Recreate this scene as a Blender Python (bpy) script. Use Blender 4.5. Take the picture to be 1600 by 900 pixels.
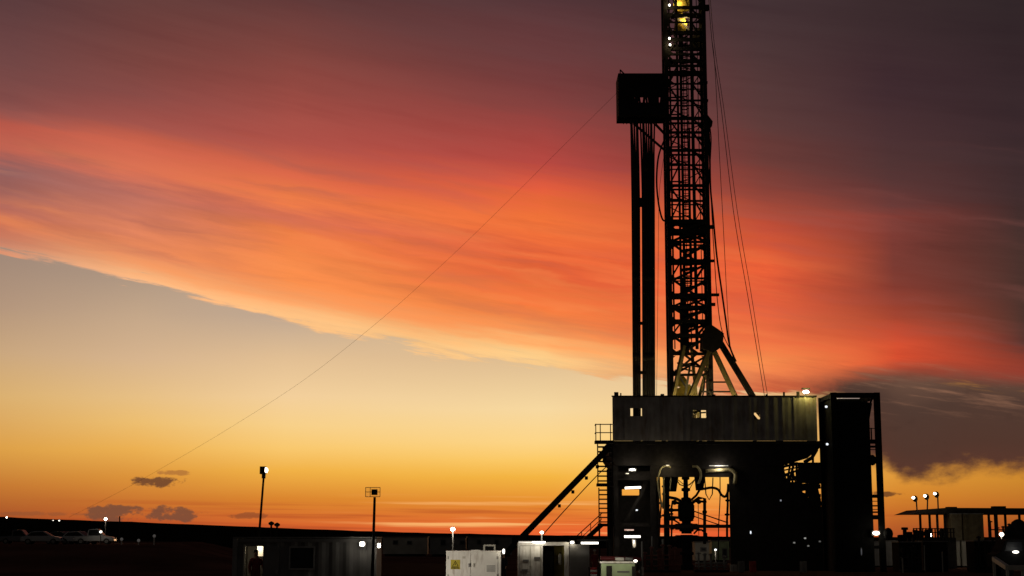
import bpy, bmesh, math, random
from mathutils import Vector, Matrix
R = math.radians
random.seed(7)
for _o in list(bpy.data.objects):
    bpy.data.objects.remove(_o)
scene = bpy.context.scene
COL = scene.collection

# ------------------------------------------------------------------ camera
FPX = 2400.0                       # focal length in photo pixels (1600 wide)
EYE = 2.8                          # eye height above the pad
PITCH = math.atan(390 / FPX)       # horizon 390 px below the picture centre
SP, CP = math.sin(PITCH), math.cos(PITCH)
cam = bpy.data.cameras.new('camera')
cam.sensor_width = 36.0
cam.lens = 36.0 * FPX / 1600.0
cam.clip_start, cam.clip_end = 0.5, 20000
cam_o = bpy.data.objects.new('camera', cam)
COL.objects.link(cam_o)
cam_o.location = (0, 0, EYE)
cam_o.rotation_euler = (R(90) + PITCH, 0, 0)
scene.camera = cam_o

def P(px, py, d):
    """the point at ground distance d that the photograph shows at pixel px, py"""
    a, b = (px - 800) / FPX, (450 - py) / FPX
    den = CP - b * SP
    return Vector((a * d / den, d, EYE + d * (SP + b * CP) / den))

def UV(px, py):
    """compass bearing and elevation, in degrees, of a pixel"""
    p = P(px, py, 1.0) - Vector((0, 0, EYE))
    p.normalize()
    return math.degrees(math.atan2(p.x, p.y)), math.degrees(math.asin(p.z))

# ------------------------------------------------------------------ sky
def lin(c):
    r = []
    for v in c:
        v /= 255.0
        r.append(v / 12.92 if v <= 0.04045 else ((v + 0.055) / 1.055) ** 2.4)
    return (r[0], r[1], r[2], 1.0)

world = bpy.data.worlds.new('World')
scene.world = world
world.use_nodes = True
WN = world.node_tree
WN.nodes.clear()

def wl(a, b):
    WN.links.new(a, b)

def wm(op, a, b=None, c=None, clamp=False):
    n = WN.nodes.new('ShaderNodeMath')
    n.operation = op
    n.use_clamp = clamp
    for i, v in enumerate((a, b, c)):
        if v is None:
            continue
        if isinstance(v, (int, float)):
            n.inputs[i].default_value = v
        else:
            wl(v, n.inputs[i])
    return n.outputs[0]

def wstep(x, lo, hi, smooth=True):
    n = WN.nodes.new('ShaderNodeMapRange')
    n.interpolation_type = 'SMOOTHSTEP' if smooth else 'LINEAR'
    n.clamp = True
    wl(x, n.inputs['Value'])
    n.inputs['From Min'].default_value = lo
    n.inputs['From Max'].default_value = hi
    return n.outputs[0]

def wmix(f, a, b, mode='MIX'):
    n = WN.nodes.new('ShaderNodeMix')
    n.data_type = 'RGBA'
    n.blend_type = mode
    n.clamp_factor = True
    for k, v in ((0, f), (6, a), (7, b)):
        if hasattr(v, 'is_linked'):
            wl(v, n.inputs[k])
        else:
            n.inputs[k].default_value = v
    return n.outputs[2]

def wvec(x, y, z=0.0):
    n = WN.nodes.new('ShaderNodeCombineXYZ')
    for i, v in enumerate((x, y, z)):
        if isinstance(v, (int, float)):
            n.inputs[i].default_value = v
        else:
            wl(v, n.inputs[i])
    return n.outputs[0]

def wnoise(vec, scale=1.0, detail=4.0, rough=0.55):
    n = WN.nodes.new('ShaderNodeTexNoise')
    n.noise_dimensions = '3D'
    wl(vec, n.inputs['Vector'])
    n.inputs['Scale'].default_value = scale
    n.inputs['Detail'].default_value = detail
    n.inputs['Roughness'].default_value = rough
    return wm('SUBTRACT', n.outputs['Fac'], 0.5)          # about -0.3 .. 0.3

def wramp(fac, stops):
    n = WN.nodes.new('ShaderNodeValToRGB')
    wl(fac, n.inputs[0])
    e = n.color_ramp.elements
    stops = sorted(stops)
    e[0].position, e[0].color = stops[0]
    e[1].position, e[1].color = stops[-1]
    for p, c in stops[1:-1]:
        k = e.new(p)
        k.color = c
    return n.outputs[0]

def wcurve(x, pts, x0, x1, y0, y1):
    """piecewise smooth y(x)"""
    n = WN.nodes.new('ShaderNodeFloatCurve')
    c = n.mapping.curves[0]
    q = [((x - x0) / (x1 - x0), (y - y0) / (y1 - y0)) for x, y in sorted(pts)]
    c.points[0].location, c.points[1].location = q[0], q[-1]
    for p in q[1:-1]:
        c.points.new(*p)
    n.mapping.update()
    f = WN.nodes.new('ShaderNodeMapRange')
    wl(x, f.inputs['Value'])
    f.inputs['From Min'].default_value, f.inputs['From Max'].default_value = x0, x1
    wl(f.outputs[0], n.inputs['Value'])
    return wm('MULTIPLY_ADD', n.outputs[0], y1 - y0, y0)

tc = WN.nodes.new('ShaderNodeTexCoord')
sep = WN.nodes.new('ShaderNodeSeparateXYZ')
wl(tc.outputs['Generated'], sep.inputs[0])
DX, DY, DZ = sep.outputs
U = wm('MULTIPLY', wm('ARCTAN2', DX, DY), 180 / math.pi)      # bearing, 0 = due sunset
V = wm('MULTIPLY', wm('ARCSINE', DZ), 180 / math.pi)          # elevation

# clear air under the cloud deck: colours by elevation at a few bearings
CLEAR = {
    0:    [(405, 163, 138, 121), (480, 180, 150, 125), (550, 202, 167, 127), (620, 219, 176, 112), (700, 221, 160, 72), (760, 197, 120, 50), (808, 168, 82, 40)],
    220:  [(430, 174, 150, 130), (500, 198, 168, 138), (560, 215, 180, 142), (620, 231, 191, 132), (660, 237, 190, 112), (700, 236, 176, 82), (745, 219, 146, 58), (790, 200, 112, 45), (822, 190, 85, 42)],
    450:  [(495, 192, 167, 145), (560, 226, 191, 148), (620, 243, 207, 155), (665, 248, 208, 137), (700, 249, 200, 110), (735, 241, 177, 70), (780, 218, 132, 46), (828, 214, 95, 45)],
    850:  [(560, 222, 188, 145), (640, 247, 216, 160), (690, 253, 213, 135), (718, 252, 202, 102), (745, 244, 181, 66), (780, 232, 147, 50), (803, 226, 122, 48), (836, 236, 100, 50)],
    1150: [(600, 238, 200, 150), (700, 252, 204, 120), (750, 250, 186, 88), (795, 240, 142, 60), (836, 234, 95, 50)],
    1400: [(700, 208, 142, 60), (745, 222, 150, 55), (775, 212, 132, 45), (800, 196, 108, 40), (836, 168, 80, 38)],
    1600: [(700, 190, 125, 50), (750, 204, 135, 45), (790, 188, 106, 38), (836, 150, 70, 32)],
}
DECK_EDGE = [(-300, 330), (0, 397), (100, 413), (200, 438), (300, 464), (400, 490), (500, 512), (600, 535), (700, 556), (800, 569), (900, 584), (1000, 598),
             (1150, 612), (1250, 616), (1350, 612), (1450, 606), (1600, 612), (1900, 612)]
DECK = {   # colours of the deck by height at a few bearings
    0:    [(0, 94, 64, 64), (100, 114, 72, 70), (165, 132, 76, 72), (195, 186, 90, 74), (225, 186, 97, 80), (255, 142, 96, 94), (290, 156, 99, 92), (325, 188, 110, 93), (350, 214, 121, 86), (378, 204, 130, 103), (397, 214, 152, 122)],
    200:  [(0, 104, 66, 62), (100, 125, 72, 66), (150, 136, 76, 71), (190, 163, 81, 72), (220, 204, 100, 76), (260, 214, 110, 83), (300, 192, 114, 98), (340, 216, 126, 95), (380, 231, 136, 92), (408, 240, 156, 104), (428, 248, 180, 126), (438, 245, 182, 134)],
    450:  [(0, 98, 62, 60), (80, 130, 72, 65), (160, 159, 79, 70), (220, 174, 82, 72), (270, 219, 104, 73), (310, 234, 121, 71), (340, 220, 114, 82), (370, 240, 127, 71), (400, 245, 136, 74), (435, 244, 140, 76), (460, 246, 158, 98), (478, 251, 180, 118), (492, 252, 192, 130)],
    850:  [(0, 85, 58, 60), (80, 105, 62, 62), (160, 131, 66, 63), (200, 155, 70, 65), (250, 182, 73, 65), (290, 222, 91, 60), (340, 243, 115, 57), (400, 233, 102, 57), (440, 228, 99, 56), (470, 241, 120, 62), (495, 246, 134, 70), (520, 247, 152, 88), (540, 252, 188, 118), (560, 253, 206, 138), (578, 250, 202, 138)],
    1200: [(0, 68, 52, 54), (100, 80, 58, 58), (180, 91, 60, 58), (250, 110, 62, 57), (295, 134, 65, 56), (330, 168, 74, 56), (360, 194, 79, 56), (400, 234, 96, 55), (440, 226, 91, 55), (480, 226, 96, 60), (530, 236, 112, 66), (560, 246, 138, 76), (590, 232, 122, 74), (614, 205, 92, 60)],
    1400: [(0, 58, 44, 46), (150, 66, 46, 50), (250, 80, 52, 52), (320, 104, 57, 54), (345, 126, 59, 52), (400, 120, 58, 50), (450, 132, 59, 48), (500, 166, 69, 48), (540, 216, 81, 50), (562, 216, 79, 48), (585, 158, 70, 50), (610, 130, 68, 52)],
    1600: [(0, 49, 39, 41), (200, 58, 42, 45), (300, 65, 45, 45), (400, 73, 49, 44), (500, 77, 51, 44), (540, 86, 52, 46), (568, 140, 60, 45), (590, 150, 62, 48), (612, 92, 58, 48)],
}
VTOP = 19.85

# broad waves and fine streaks, drawn out along the wind
wob = wnoise(wvec(wm('MULTIPLY', U, 0.16), wm('MULTIPLY', V, 0.55), 3.1), 1.0, 5.0, 0.6)
shear = wm('MULTIPLY_ADD', U, 0.17, V)
streak = wnoise(wvec(wm('MULTIPLY', U, 0.10), wm('MULTIPLY', shear, 1.25), 8.3), 1.0, 6.0, 0.62)
fine = wnoise(wvec(wm('MULTIPLY', U, 0.32), wm('MULTIPLY', shear, 3.6), 1.7), 1.0, 5.0, 0.65)

def columns(table, fac_of):
    keys = sorted(table)
    col = None
    for i, k in enumerate(keys):
        c = fac_of(k, table[k])
        if col is None:
            col, u_prev = c, UV(k, 500)[0]
        else:
            u = UV(k, 500)[0]
            col = wmix(wstep(U, u_prev, u, False), col, c)
            u_prev = u
    return col

vclear = wm('MULTIPLY_ADD', wob, 0.25, V)
clear = columns(CLEAR, lambda k, t: wramp(wm('DIVIDE', vclear, 12.0), [(max(0, min(1, UV(k, y)[1] / 12.0)), lin((r, g, b))) for y, r, g, b in t]))

edge = wcurve(U, [UV(x, y) for x, y in DECK_EDGE], -26, 26, 0, 14)
fray = wm('ADD', wm('MULTIPLY', wob, 1.3), wm('MULTIPLY', fine, 1.7))
above = wm('ADD', wm('SUBTRACT', V, edge), wm('MULTIPLY', fray, 0.85))
tdeck = wm('DIVIDE', wm('SUBTRACT', V, edge), wm('SUBTRACT', VTOP, edge))
soft = wnoise(wvec(wm('MULTIPLY', U, 0.07), wm('MULTIPLY', shear, 0.55), 21.0), 1.0, 4.0, 0.5)
grow = wstep(tdeck, 0.0, 0.30)
tdeck = wm('ADD', tdeck, wm('MULTIPLY', wm('ADD', wm('MULTIPLY', streak, 0.12), wm('MULTIPLY', soft, 0.10)), grow))
calm = wstep(tdeck, 0.75, 0.30)
tdeck = wm('ADD', tdeck, wm('MULTIPLY', wm('MULTIPLY', fine, 0.07), calm))
fine = wm('MULTIPLY', fine, wm('MULTIPLY_ADD', calm, 0.7, 0.3))

def edge_y(px):
    e = sorted(DECK_EDGE)
    for (xa, ya), (xb, yb) in zip(e, e[1:]):
        if xa <= px <= xb:
            return ya + (yb - ya) * (px - xa) / (xb - xa)

def deck_ramp(k, t):
    ve = UV(k, edge_y(k))[1]
    st = {}
    for y, r, g, b in t:
        st[round(max(0, min(1, (UV(k, y)[1] - ve) / (VTOP - ve))), 4)] = lin((r, g, b))
    return wramp(tdeck, list(st.items()))

deck = columns(DECK, deck_ramp)
# gentle light and dark filaments inside the deck
deck = wmix(1.0, deck, wramp(wm('ADD', wm('ADD', wm('MULTIPLY', fine, 0.5), wm('MULTIPLY', streak, 0.75)), 0.5), [(0.0, (0.62, 0.60, 0.66, 1)), (0.5, (1, 1, 1, 1)), (1.0, (1.28, 1.3, 1.25, 1))]), 'MULTIPLY')
warp = wm('ADD', shear, wm('MULTIPLY', wob, 1.3))
fil = wnoise(wvec(wm('MULTIPLY', U, 0.10), wm('MULTIPLY', warp, 1.15), 33.0), 1.0, 3.5, 0.5)
lowdeck = wstep(tdeck, 0.68, 0.42)
bright = wm('MULTIPLY', wstep(U, 15.0, 5.0), wstep(tdeck, 0.46, 0.24))
deck = wmix(wm('MULTIPLY', wm('MULTIPLY', wstep(fil, -0.03, 0.22), bright), 0.45), deck, lin((253, 150, 86)))
trough = wm('MULTIPLY', wstep(fil, 0.03, -0.22), wstep(tdeck, 0.03, 0.12))
deck = wmix(wm('MULTIPLY', wm('MULTIPLY', trough, lowdeck), wm('MULTIPLY_ADD', wstep(U, 6.0, -14.0), 0.25, 0.22)), deck, lin((158, 92, 84)))
sky = wmix(wstep(above, -0.10, 0.16), clear, deck)

sky = wmix(wm('MULTIPLY', wstep(tdeck, 0.45, 0.85), wstep(above, 0.0, 0.3)), sky, wmix(1.0, sky, (0.97, 0.90, 0.92, 1), 'MULTIPLY'))

# the dark rain cloud low on the right
BASE = [(-300, 640), (1200, 640), (1260, 665), (1320, 700), (1380, 728), (1430, 752), (1480, 742), (1530, 736), (1600, 740), (1900, 735)]
TOPC = [(-300, 620), (1180, 624), (1260, 606), (1320, 590), (1400, 578), (1480, 580), (1600, 596), (1900, 610)]
cb = wcurve(U, [UV(x, y) for x, y in BASE], -26, 26, 0, 14)
ct = wcurve(U, [UV(x, y) for x, y in TOPC], -26, 26, 0, 14)
puff = wnoise(wvec(wm('MULTIPLY', U, 0.9), wm('MULTIPLY', V, 1.5), 5.5), 1.0, 6.0, 0.6)
lowm = wstep(wm('ADD', wm('SUBTRACT', V, cb), wm('MULTIPLY', puff, 1.5)), -0.32, 0.55)
topm = wstep(wm('ADD', wm('SUBTRACT', ct, V), wm('MULTIPLY', fray, 1.0)), -0.6, 0.65)
sidem = wstep(wm('ADD', U, wm('MULTIPLY', puff, 3.0)), UV(1225, 660)[0], UV(1340, 660)[0])
dark = wramp(wm('DIVIDE', wm('SUBTRACT', V, cb), 4.2), [(0.0, lin((92, 56, 44))), (0.25, lin((82, 55, 45))), (0.6, lin((80, 58, 49))), (0.85, lin((104, 76, 62))), (1.0, lin((112, 74, 58)))])
wisps = wstep(wm('ADD', fine, wm('MULTIPLY', streak, 0.5)), 0.02, 0.3)
wisps = wm('MULTIPLY', wisps, wstep(V, UV(1400, 680)[1], UV(1400, 610)[1]))
dark = wmix(wm('MULTIPLY', wisps, 0.5), dark, lin((170, 120, 92)))
dark = wmix(wm('MULTIPLY', wstep(puff, 0.02, 0.3), 0.35), dark, lin((62, 42, 36)))
sky = wmix(wm('MULTIPLY', wm('MULTIPLY', lowm, topm), sidem), sky, dark)

# thin bright strips of lit cirrus just above the horizon
st = wnoise(wvec(wm('MULTIPLY', U, 0.13), wm('MULTIPLY', wm('MULTIPLY_ADD', U, 0.012, V), 5.2), 12.4), 1.0, 3.0, 0.5)
stm = wm('MULTIPLY', wstep(st, 0.03, 0.20), wm('MULTIPLY', wstep(V, 1.75, 0.9), wm('MULTIPLY', wstep(U, -9.0, -3.0), wstep(U, 9.0, 4.0))))
sky = wmix(wm('MULTIPLY', stm, 0.85), sky, lin((253, 186, 112)))
std = wm('MULTIPLY', wstep(st, -0.02, -0.22), wm('MULTIPLY', wstep(V, 1.6, 0.9), wstep(V, 0.0, 0.25)))
sky = wmix(wm('MULTIPLY', std, 0.55), sky, lin((176, 74, 36)))

# small dark cloudlets near the horizon on the left
for (px, py, w, h, k, col) in ((245, 753, 46, 10, 0.9, (104, 64, 44)), (178, 803, 52, 15, 0.85, (112, 74, 56)), (272, 804, 54, 14, 0.85, (114, 74, 56)),
                               (392, 806, 34, 6, 0.7, (140, 76, 44)), (272, 739, 34, 5, 0.7, (166, 104, 54)), (1375, 772, 34, 5, 0.9, (110, 66, 36)), (60, 803, 90, 4, 0.5, (140, 82, 50))):
    u0, v0 = UV(px, py)
    uu = wm('DIVIDE', wm('SUBTRACT', U, u0), w / 42.0)
    vv = wm('DIVIDE', wm('SUBTRACT', V, v0), h / 42.0)
    rr = wm('ADD', wm('MULTIPLY', uu, uu), wm('MULTIPLY', vv, vv))
    nz = wnoise(wvec(wm('MULTIPLY', U, 1.9), wm('MULTIPLY', V, 3.2), px * 0.01), 1.0, 6.0, 0.62)
    m = wstep(wm('ADD', wm('SUBTRACT', 1.0, rr), wm('MULTIPLY', nz, 3.4)), 0.15, 0.75)
    sky = wmix(wm('MULTIPLY', m, k), sky, lin(col))

# away from the sunset the dome falls to plain dusk
nish = WN.nodes.new('ShaderNodeTexSky')
nish.sky_type = 'NISHITA'
nish.sun_disc = False
nish.sun_elevation = R(1.0)
nish.sun_rotation = R(1.0)
nish.dust_density = 3.0
dusk = wmix(1.0, nish.outputs[0], (0.050, 0.038, 0.036, 1), 'MULTIPLY')
away = wm('MAXIMUM', wstep(wm('ABSOLUTE', U), 24.0, 60.0), wstep(V, 22.0, 40.0))
sky = wmix(away, sky, dusk)
bg = WN.nodes.new('ShaderNodeBackground')
wl(sky, bg.inputs['Color'])
bg.inputs['Strength'].default_value = 1.0
wo = WN.nodes.new('ShaderNodeOutputWorld')
wl(bg.outputs[0], wo.inputs['Surface'])

# the last of the sun, far down behind the rig
sun = bpy.data.lights.new('sun', 'SUN')
sun.energy = 0.12
sun.angle = R(3)
sun.color = (1.0, 0.55, 0.28)
sun_o = bpy.data.objects.new('sun', sun)
COL.objects.link(sun_o)
_d = -Vector((math.sin(R(1)) * math.cos(R(1)), math.cos(R(1)) * math.cos(R(1)), math.sin(R(1))))
sun_o.rotation_euler = _d.to_track_quat('-Z', 'Y').to_euler()

scene.view_settings.view_transform = 'Standard'
scene.view_settings.look = 'None'
scene.view_settings.exposure = 0.0
scene.view_settings.gamma = 1.0
scene.view_settings.use_curve_mapping = False
scene.render.engine = 'CYCLES'
scene.cycles.use_denoising = True
scene.cycles.max_bounces = 5
scene.cycles.sample_clamp_indirect = 4.0

# ------------------------------------------------------------------ materials
def mat(name, rgb, rough=0.6, metal=0.0, noise=0.25, nscale=3.0, bump=0.0, spec=0.25):
    m = bpy.data.materials.new(name)
    m.use_nodes = True
    nt = m.node_tree
    b = nt.nodes['Principled BSDF']
    b.inputs['Specular IOR Level'].default_value = spec
    b.inputs['Roughness'].default_value = rough
    b.inputs['Metallic'].default_value = metal
    t = nt.nodes.new('ShaderNodeTexCoord')
    n = nt.nodes.new('ShaderNodeTexNoise')
    n.inputs['Scale'].default_value = nscale
    n.inputs['Detail'].default_value = 6
    nt.links.new(t.outputs['Object'], n.inputs['Vector'])
    r = nt.nodes.new('ShaderNodeValToRGB')
    r.color_ramp.elements[0].position = 0.3
    r.color_ramp.elements[1].position = 0.7
    r.color_ramp.elements[0].color = tuple(c * (1 - noise) for c in rgb) + (1,)
    r.color_ramp.elements[1].color = tuple(min(1, c * (1 + noise)) for c in rgb) + (1,)
    nt.links.new(n.outputs['Fac'], r.inputs[0])
    nt.links.new(r.outputs[0], b.inputs['Base Color'])
    if bump:
        bp = nt.nodes.new('ShaderNodeBump')
        bp.inputs['Strength'].default_value = bump
        nt.links.new(n.outputs['Fac'], bp.inputs['Height'])
        nt.links.new(bp.outputs[0], b.inputs['Normal'])
    return m

def emit(name, rgb, strength):
    m = bpy.data.materials.new(name)
    m.use_nodes = True
    b = m.node_tree.nodes['Principled BSDF']
    b.inputs['Base Color'].default_value = (0.8, 0.8, 0.8, 1)
    b.inputs['Emission Color'].default_value = tuple(rgb) + (1,)
    b.inputs['Emission Strength'].default_value = strength
    return m

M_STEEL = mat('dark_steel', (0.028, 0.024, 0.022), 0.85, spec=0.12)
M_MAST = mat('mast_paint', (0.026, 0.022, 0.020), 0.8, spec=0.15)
M_PIPE = mat('pipe_steel', (0.040, 0.036, 0.034), 0.75, 0.0)
M_YELLOW = mat('yellow_paint', (0.50, 0.37, 0.06), 0.5)
M_AFRAME = mat('worn_yellow_paint', (0.17, 0.135, 0.055), 0.65)
M_TAN = mat('tan_hose', (0.36, 0.31, 0.17), 0.6)
M_RUBBER = mat('black_rubber', (0.018, 0.018, 0.018), 0.8)
M_WHITE = mat('white_paint', (0.70, 0.68, 0.62), 0.5, 0.0, 0.12, 1.6)
def stained(m, tint, sx, sz, amount):
    """rust and dirt runs down a painted sheet"""
    nt = m.node_tree
    b = nt.nodes['Principled BSDF']
    src = b.inputs['Base Color'].links[0].from_socket
    t = nt.nodes.new('ShaderNodeTexCoord')
    mp = nt.nodes.new('ShaderNodeMapping')
    mp.inputs['Scale'].default_value = (sx, sx, sz)
    n = nt.nodes.new('ShaderNodeTexNoise')
    n.inputs['Scale'].default_value = 1.0
    n.inputs['Detail'].default_value = 7
    n.inputs['Roughness'].default_value = 0.65
    r = nt.nodes.new('ShaderNodeMapRange')
    r.inputs['From Min'].default_value, r.inputs['From Max'].default_value = 0.52, 0.70
    r.inputs['To Max'].default_value = amount
    mx = nt.nodes.new('ShaderNodeMix')
    mx.data_type = 'RGBA'
    mx.inputs[7].default_value = tint + (1,)
    nt.links.new(t.outputs['Object'], mp.inputs[0])
    nt.links.new(mp.outputs[0], n.inputs['Vector'])
    nt.links.new(n.outputs['Fac'], r.inputs['Value'])
    nt.links.new(r.outputs[0], mx.inputs[0])
    nt.links.new(src, mx.inputs[6])
    nt.links.new(mx.outputs[2], b.inputs['Base Color'])
    return m
stained(M_WHITE, (0.24, 0.17, 0.11), 5.0, 0.9, 0.6)
M_CLADS = [mat('wall_cladding', (0.32, 0.295, 0.275), 0.65, 0.0, 0.22, 0.9), mat('faded_wall_cladding', (0.345, 0.32, 0.30), 0.65, 0.0, 0.25, 0.7), mat('dirty_wall_cladding', (0.275, 0.25, 0.23), 0.7, 0.0, 0.3, 0.8)]
for _m in M_CLADS:
    stained(_m, (0.16, 0.10, 0.065), 1.6, 0.35, 0.75)
M_CLAD = M_CLADS[0]
M_GREY = mat('grey_paint', (0.22, 0.215, 0.205), 0.6, 0.0, 0.2, 1.2)
M_DGREY = mat('dark_grey_paint', (0.15, 0.145, 0.138), 0.65, 0.0, 0.25, 1.2)
M_CREAM = mat('cream_panel', (0.42, 0.40, 0.34), 0.6, 0.0, 0.18, 1.0)
M_GREEN = mat('pale_green_paint', (0.34, 0.42, 0.24), 0.5, 0.0, 0.2, 2.0)
M_RED = mat('red_paint', (0.35, 0.03, 0.025), 0.5)
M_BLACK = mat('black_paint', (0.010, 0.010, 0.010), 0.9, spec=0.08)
M_OLIVE = mat('olive_paint', (0.12, 0.095, 0.05), 0.7)
M_OLIVE2 = mat('pale_olive_paint', (0.17, 0.14, 0.085), 0.7)
M_SIGN = mat('sign_yellow', (0.42, 0.34, 0.035), 0.5, 0.0, 0.05)
M_GLASS = mat('dark_glass', (0.015, 0.017, 0.02), 0.45)
M_CABLE = mat('wire_rope', (0.06, 0.045, 0.04), 0.8)
M_SOIL = mat('red_soil', (0.120, 0.058, 0.040), 1.0, 0.0, 0.4, 0.12, 0.3, 0.0)
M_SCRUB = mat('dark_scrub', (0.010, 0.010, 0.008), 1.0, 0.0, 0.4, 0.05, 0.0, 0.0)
M_SKIN = mat('skin', (0.42, 0.24, 0.16), 0.6, 0.0, 0.06)
M_HAIR = mat('dark_hair', (0.015, 0.012, 0.010), 0.7)
M_CLOTH_RED = mat('red_cloth', (0.20, 0.028, 0.028), 0.85)
M_CLOTH_DARK = mat('navy_cloth', (0.018, 0.020, 0.030), 0.9)
M_CAR = [mat('silver_car_paint', (0.42, 0.42, 0.42), 0.35, 0.0, 0.03), mat('white_car_paint', (0.62, 0.62, 0.60), 0.35, 0.0, 0.03), mat('grey_car_paint', (0.16, 0.16, 0.17), 0.35, 0.0, 0.03)]
E_WHITE = emit('white_lamp', (1.0, 0.90, 0.74), 26)
E_FAR = emit('far_lamp', (1.0, 0.86, 0.66), 14)
E_TUBE = emit('lit_tube', (1.0, 0.93, 0.80), 3.2)
E_TUBE2 = emit('brighter_lit_tube', (1.0, 0.92, 0.80), 6)
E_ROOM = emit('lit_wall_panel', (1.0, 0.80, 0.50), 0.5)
E_DIM2 = emit('weak_lamp', (1.0, 0.85, 0.6), 0.6)
E_DIM = emit('dim_marker_lamp', (0.85, 0.92, 1.0), 1.2)

# ------------------------------------------------------------------ mesh helpers
class MB:
    def __init__(s):
        s.v, s.f = [], []

    def add(s, vs, fs):
        o = len(s.v)
        s.v += [tuple(v) for v in vs]
        s.f += [tuple(i + o for i in f) for f in fs]
        return s

    def box(s, x0, x1, y0, y1, z0, z1):
        s.add([(x0, y0, z0), (x1, y0, z0), (x1, y1, z0), (x0, y1, z0), (x0, y0, z1), (x1, y0, z1), (x1, y1, z1), (x0, y1, z1)],
              [(3, 2, 1, 0), (4, 5, 6, 7), (0, 1, 5, 4), (1, 2, 6, 5), (2, 3, 7, 6), (3, 0, 4, 7)])
        return s

    def beam(s, p, q, w, h=None, up=(0, 0, 1)):
        h = w if h is None else h
        p, q = Vector(p), Vector(q)
        d = (q - p).normalized()
        up = Vector(up)
        if abs(d.dot(up)) > 0.98:
            up = Vector((0, 1, 0))
        r = d.cross(up).normalized() * w / 2
        u = r.cross(d).normalized() * h / 2
        vs = [a + r * i + u * j for a in (p, q) for i, j in ((-1, -1), (1, -1), (1, 1), (-1, 1))]
        s.add(vs, [(0, 1, 2, 3), (7, 6, 5, 4), (0, 4, 5, 1), (1, 5, 6, 2), (2, 6, 7, 3), (3, 7, 4, 0)])
        return s

    def tube(s, pts, r, n=8):
        pts = [Vector(p) for p in pts]
        rs = r if isinstance(r, (list, tuple)) else [r] * len(pts)
        o = len(s.v)
        ref = None
        for i, p in enumerate(pts):
            d = (pts[min(i + 1, len(pts) - 1)] - pts[max(i - 1, 0)]).normalized()
            if ref is None:
                ref = Vector((0, 1, 0)) if abs(d.y) < 0.9 else Vector((1, 0, 0))
            a = (ref - d * ref.dot(d)).normalized()
            ref = a
            b = d.cross(a)
            for k in range(n):
                t = 2 * math.pi * k / n
                s.v.append(tuple(p + (a * math.cos(t) + b * math.sin(t)) * rs[i]))
        for i in range(len(pts) - 1):
            for k in range(n):
                k2 = (k + 1) % n
                s.f.append((o + i * n + k, o + i * n + k2, o + (i + 1) * n + k2, o + (i + 1) * n + k))
        s.f.append(tuple(o + k for k in reversed(range(n))))
        s.f.append(tuple(o + (len(pts) - 1) * n + k for k in range(n)))
        return s

    def lathe(s, c, prof, n=20, axis='z'):
        o = len(s.v)
        for r, h in prof:
            for k in range(n):
                t = 2 * math.pi * k / n
                a, b = r * math.cos(t), r * math.sin(t)
                off = (a, b, h) if axis == 'z' else ((h, a, b) if axis == 'x' else (a, h, b))
                s.v.append((c[0] + off[0], c[1] + off[1], c[2] + off[2]))
        m = len(prof)
        for i in range(m - 1):
            for k in range(n):
                k2 = (k + 1) % n
                s.f.append((o + i * n + k, o + i * n + k2, o + (i + 1) * n + k2, o + (i + 1) * n + k))
        s.f.append(tuple(o + k for k in reversed(range(n))))
        s.f.append(tuple(o + (m - 1) * n + k for k in range(n)))
        return s

    def ball(s, c, r, n=12):
        rx, ry, rz = r if isinstance(r, tuple) else (r, r, r)
        o = len(s.v)
        m = n // 2
        for i in range(1, m):
            a = math.pi * i / m
            for k in range(n):
                t = 2 * math.pi * k / n
                s.v.append((c[0] + rx * math.sin(a) * math.cos(t), c[1] + ry * math.sin(a) * math.sin(t), c[2] + rz * math.cos(a)))
        for i in range(m - 2):
            for k in range(n):
                k2 = (k + 1) % n
                s.f.append((o + i * n + k, o + (i + 1) * n + k, o + (i + 1) * n + k2, o + i * n + k2))
        t0, b0 = len(s.v), len(s.v) + 1
        s.v += [(c[0], c[1], c[2] + rz), (c[0], c[1], c[2] - rz)]
        for k in range(n):
            k2 = (k + 1) % n
            s.f.append((t0, o + k, o + k2))
            s.f.append((b0, o + (m - 2) * n + k2, o + (m - 2) * n + k))
        return s

    def prism(s, poly, y0, y1):
        """a closed outline in x, z pushed from y0 to y1"""
        n = len(poly)
        s.add([(x, y0, z) for x, z in poly] + [(x, y1, z) for x, z in poly],
              [tuple(range(n)), tuple(reversed(range(n, 2 * n)))] + [(i, i + n, (i + 1) % n + n, (i + 1) % n) for i in range(n)])
        return s

    def build(s, name, m, parent=None, smooth=False, bevel=0.0):
        me = bpy.data.meshes.new(name)
        me.from_pydata(s.v, [], s.f)
        bm = bmesh.new()
        bm.from_mesh(me)
        bmesh.ops.recalc_face_normals(bm, faces=bm.faces)
        if bevel:
            bmesh.ops.bevel(bm, geom=[e for e in bm.edges], offset=bevel, segments=1, affect='EDGES')
        bm.to_mesh(me)
        bm.free()
        me.materials.append(m)
        if smooth:
            for p in me.polygons:
                p.use_smooth = True
        o = bpy.data.objects.new(name, me)
        COL.objects.link(o)
        if parent is not None:
            o.parent = parent
            o.matrix_parent_inverse = chain(parent).inverted()
        return o

def chain(o):
    m = o.matrix_basis.copy()
    while o.parent is not None:
        m = o.parent.matrix_basis @ o.matrix_parent_inverse_chain if False else (o.parent.matrix_basis @ o.matrix_parent_inverse @ m)
        o = o.parent
    return m

def tag(o, label=None, cat=None, group=None, kind=None):
    if label: o['label'] = label
    if cat: o['category'] = cat
    if group: o['group'] = group
    if kind: o['kind'] = kind
    return o

def thing(name, label, cat, loc=(0, 0, 0), group=None):
    o = bpy.data.objects.new(name, None)
    COL.objects.link(o)
    o.empty_display_size = 0.3
    o.location = loc
    return tag(o, label, cat, group)

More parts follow.
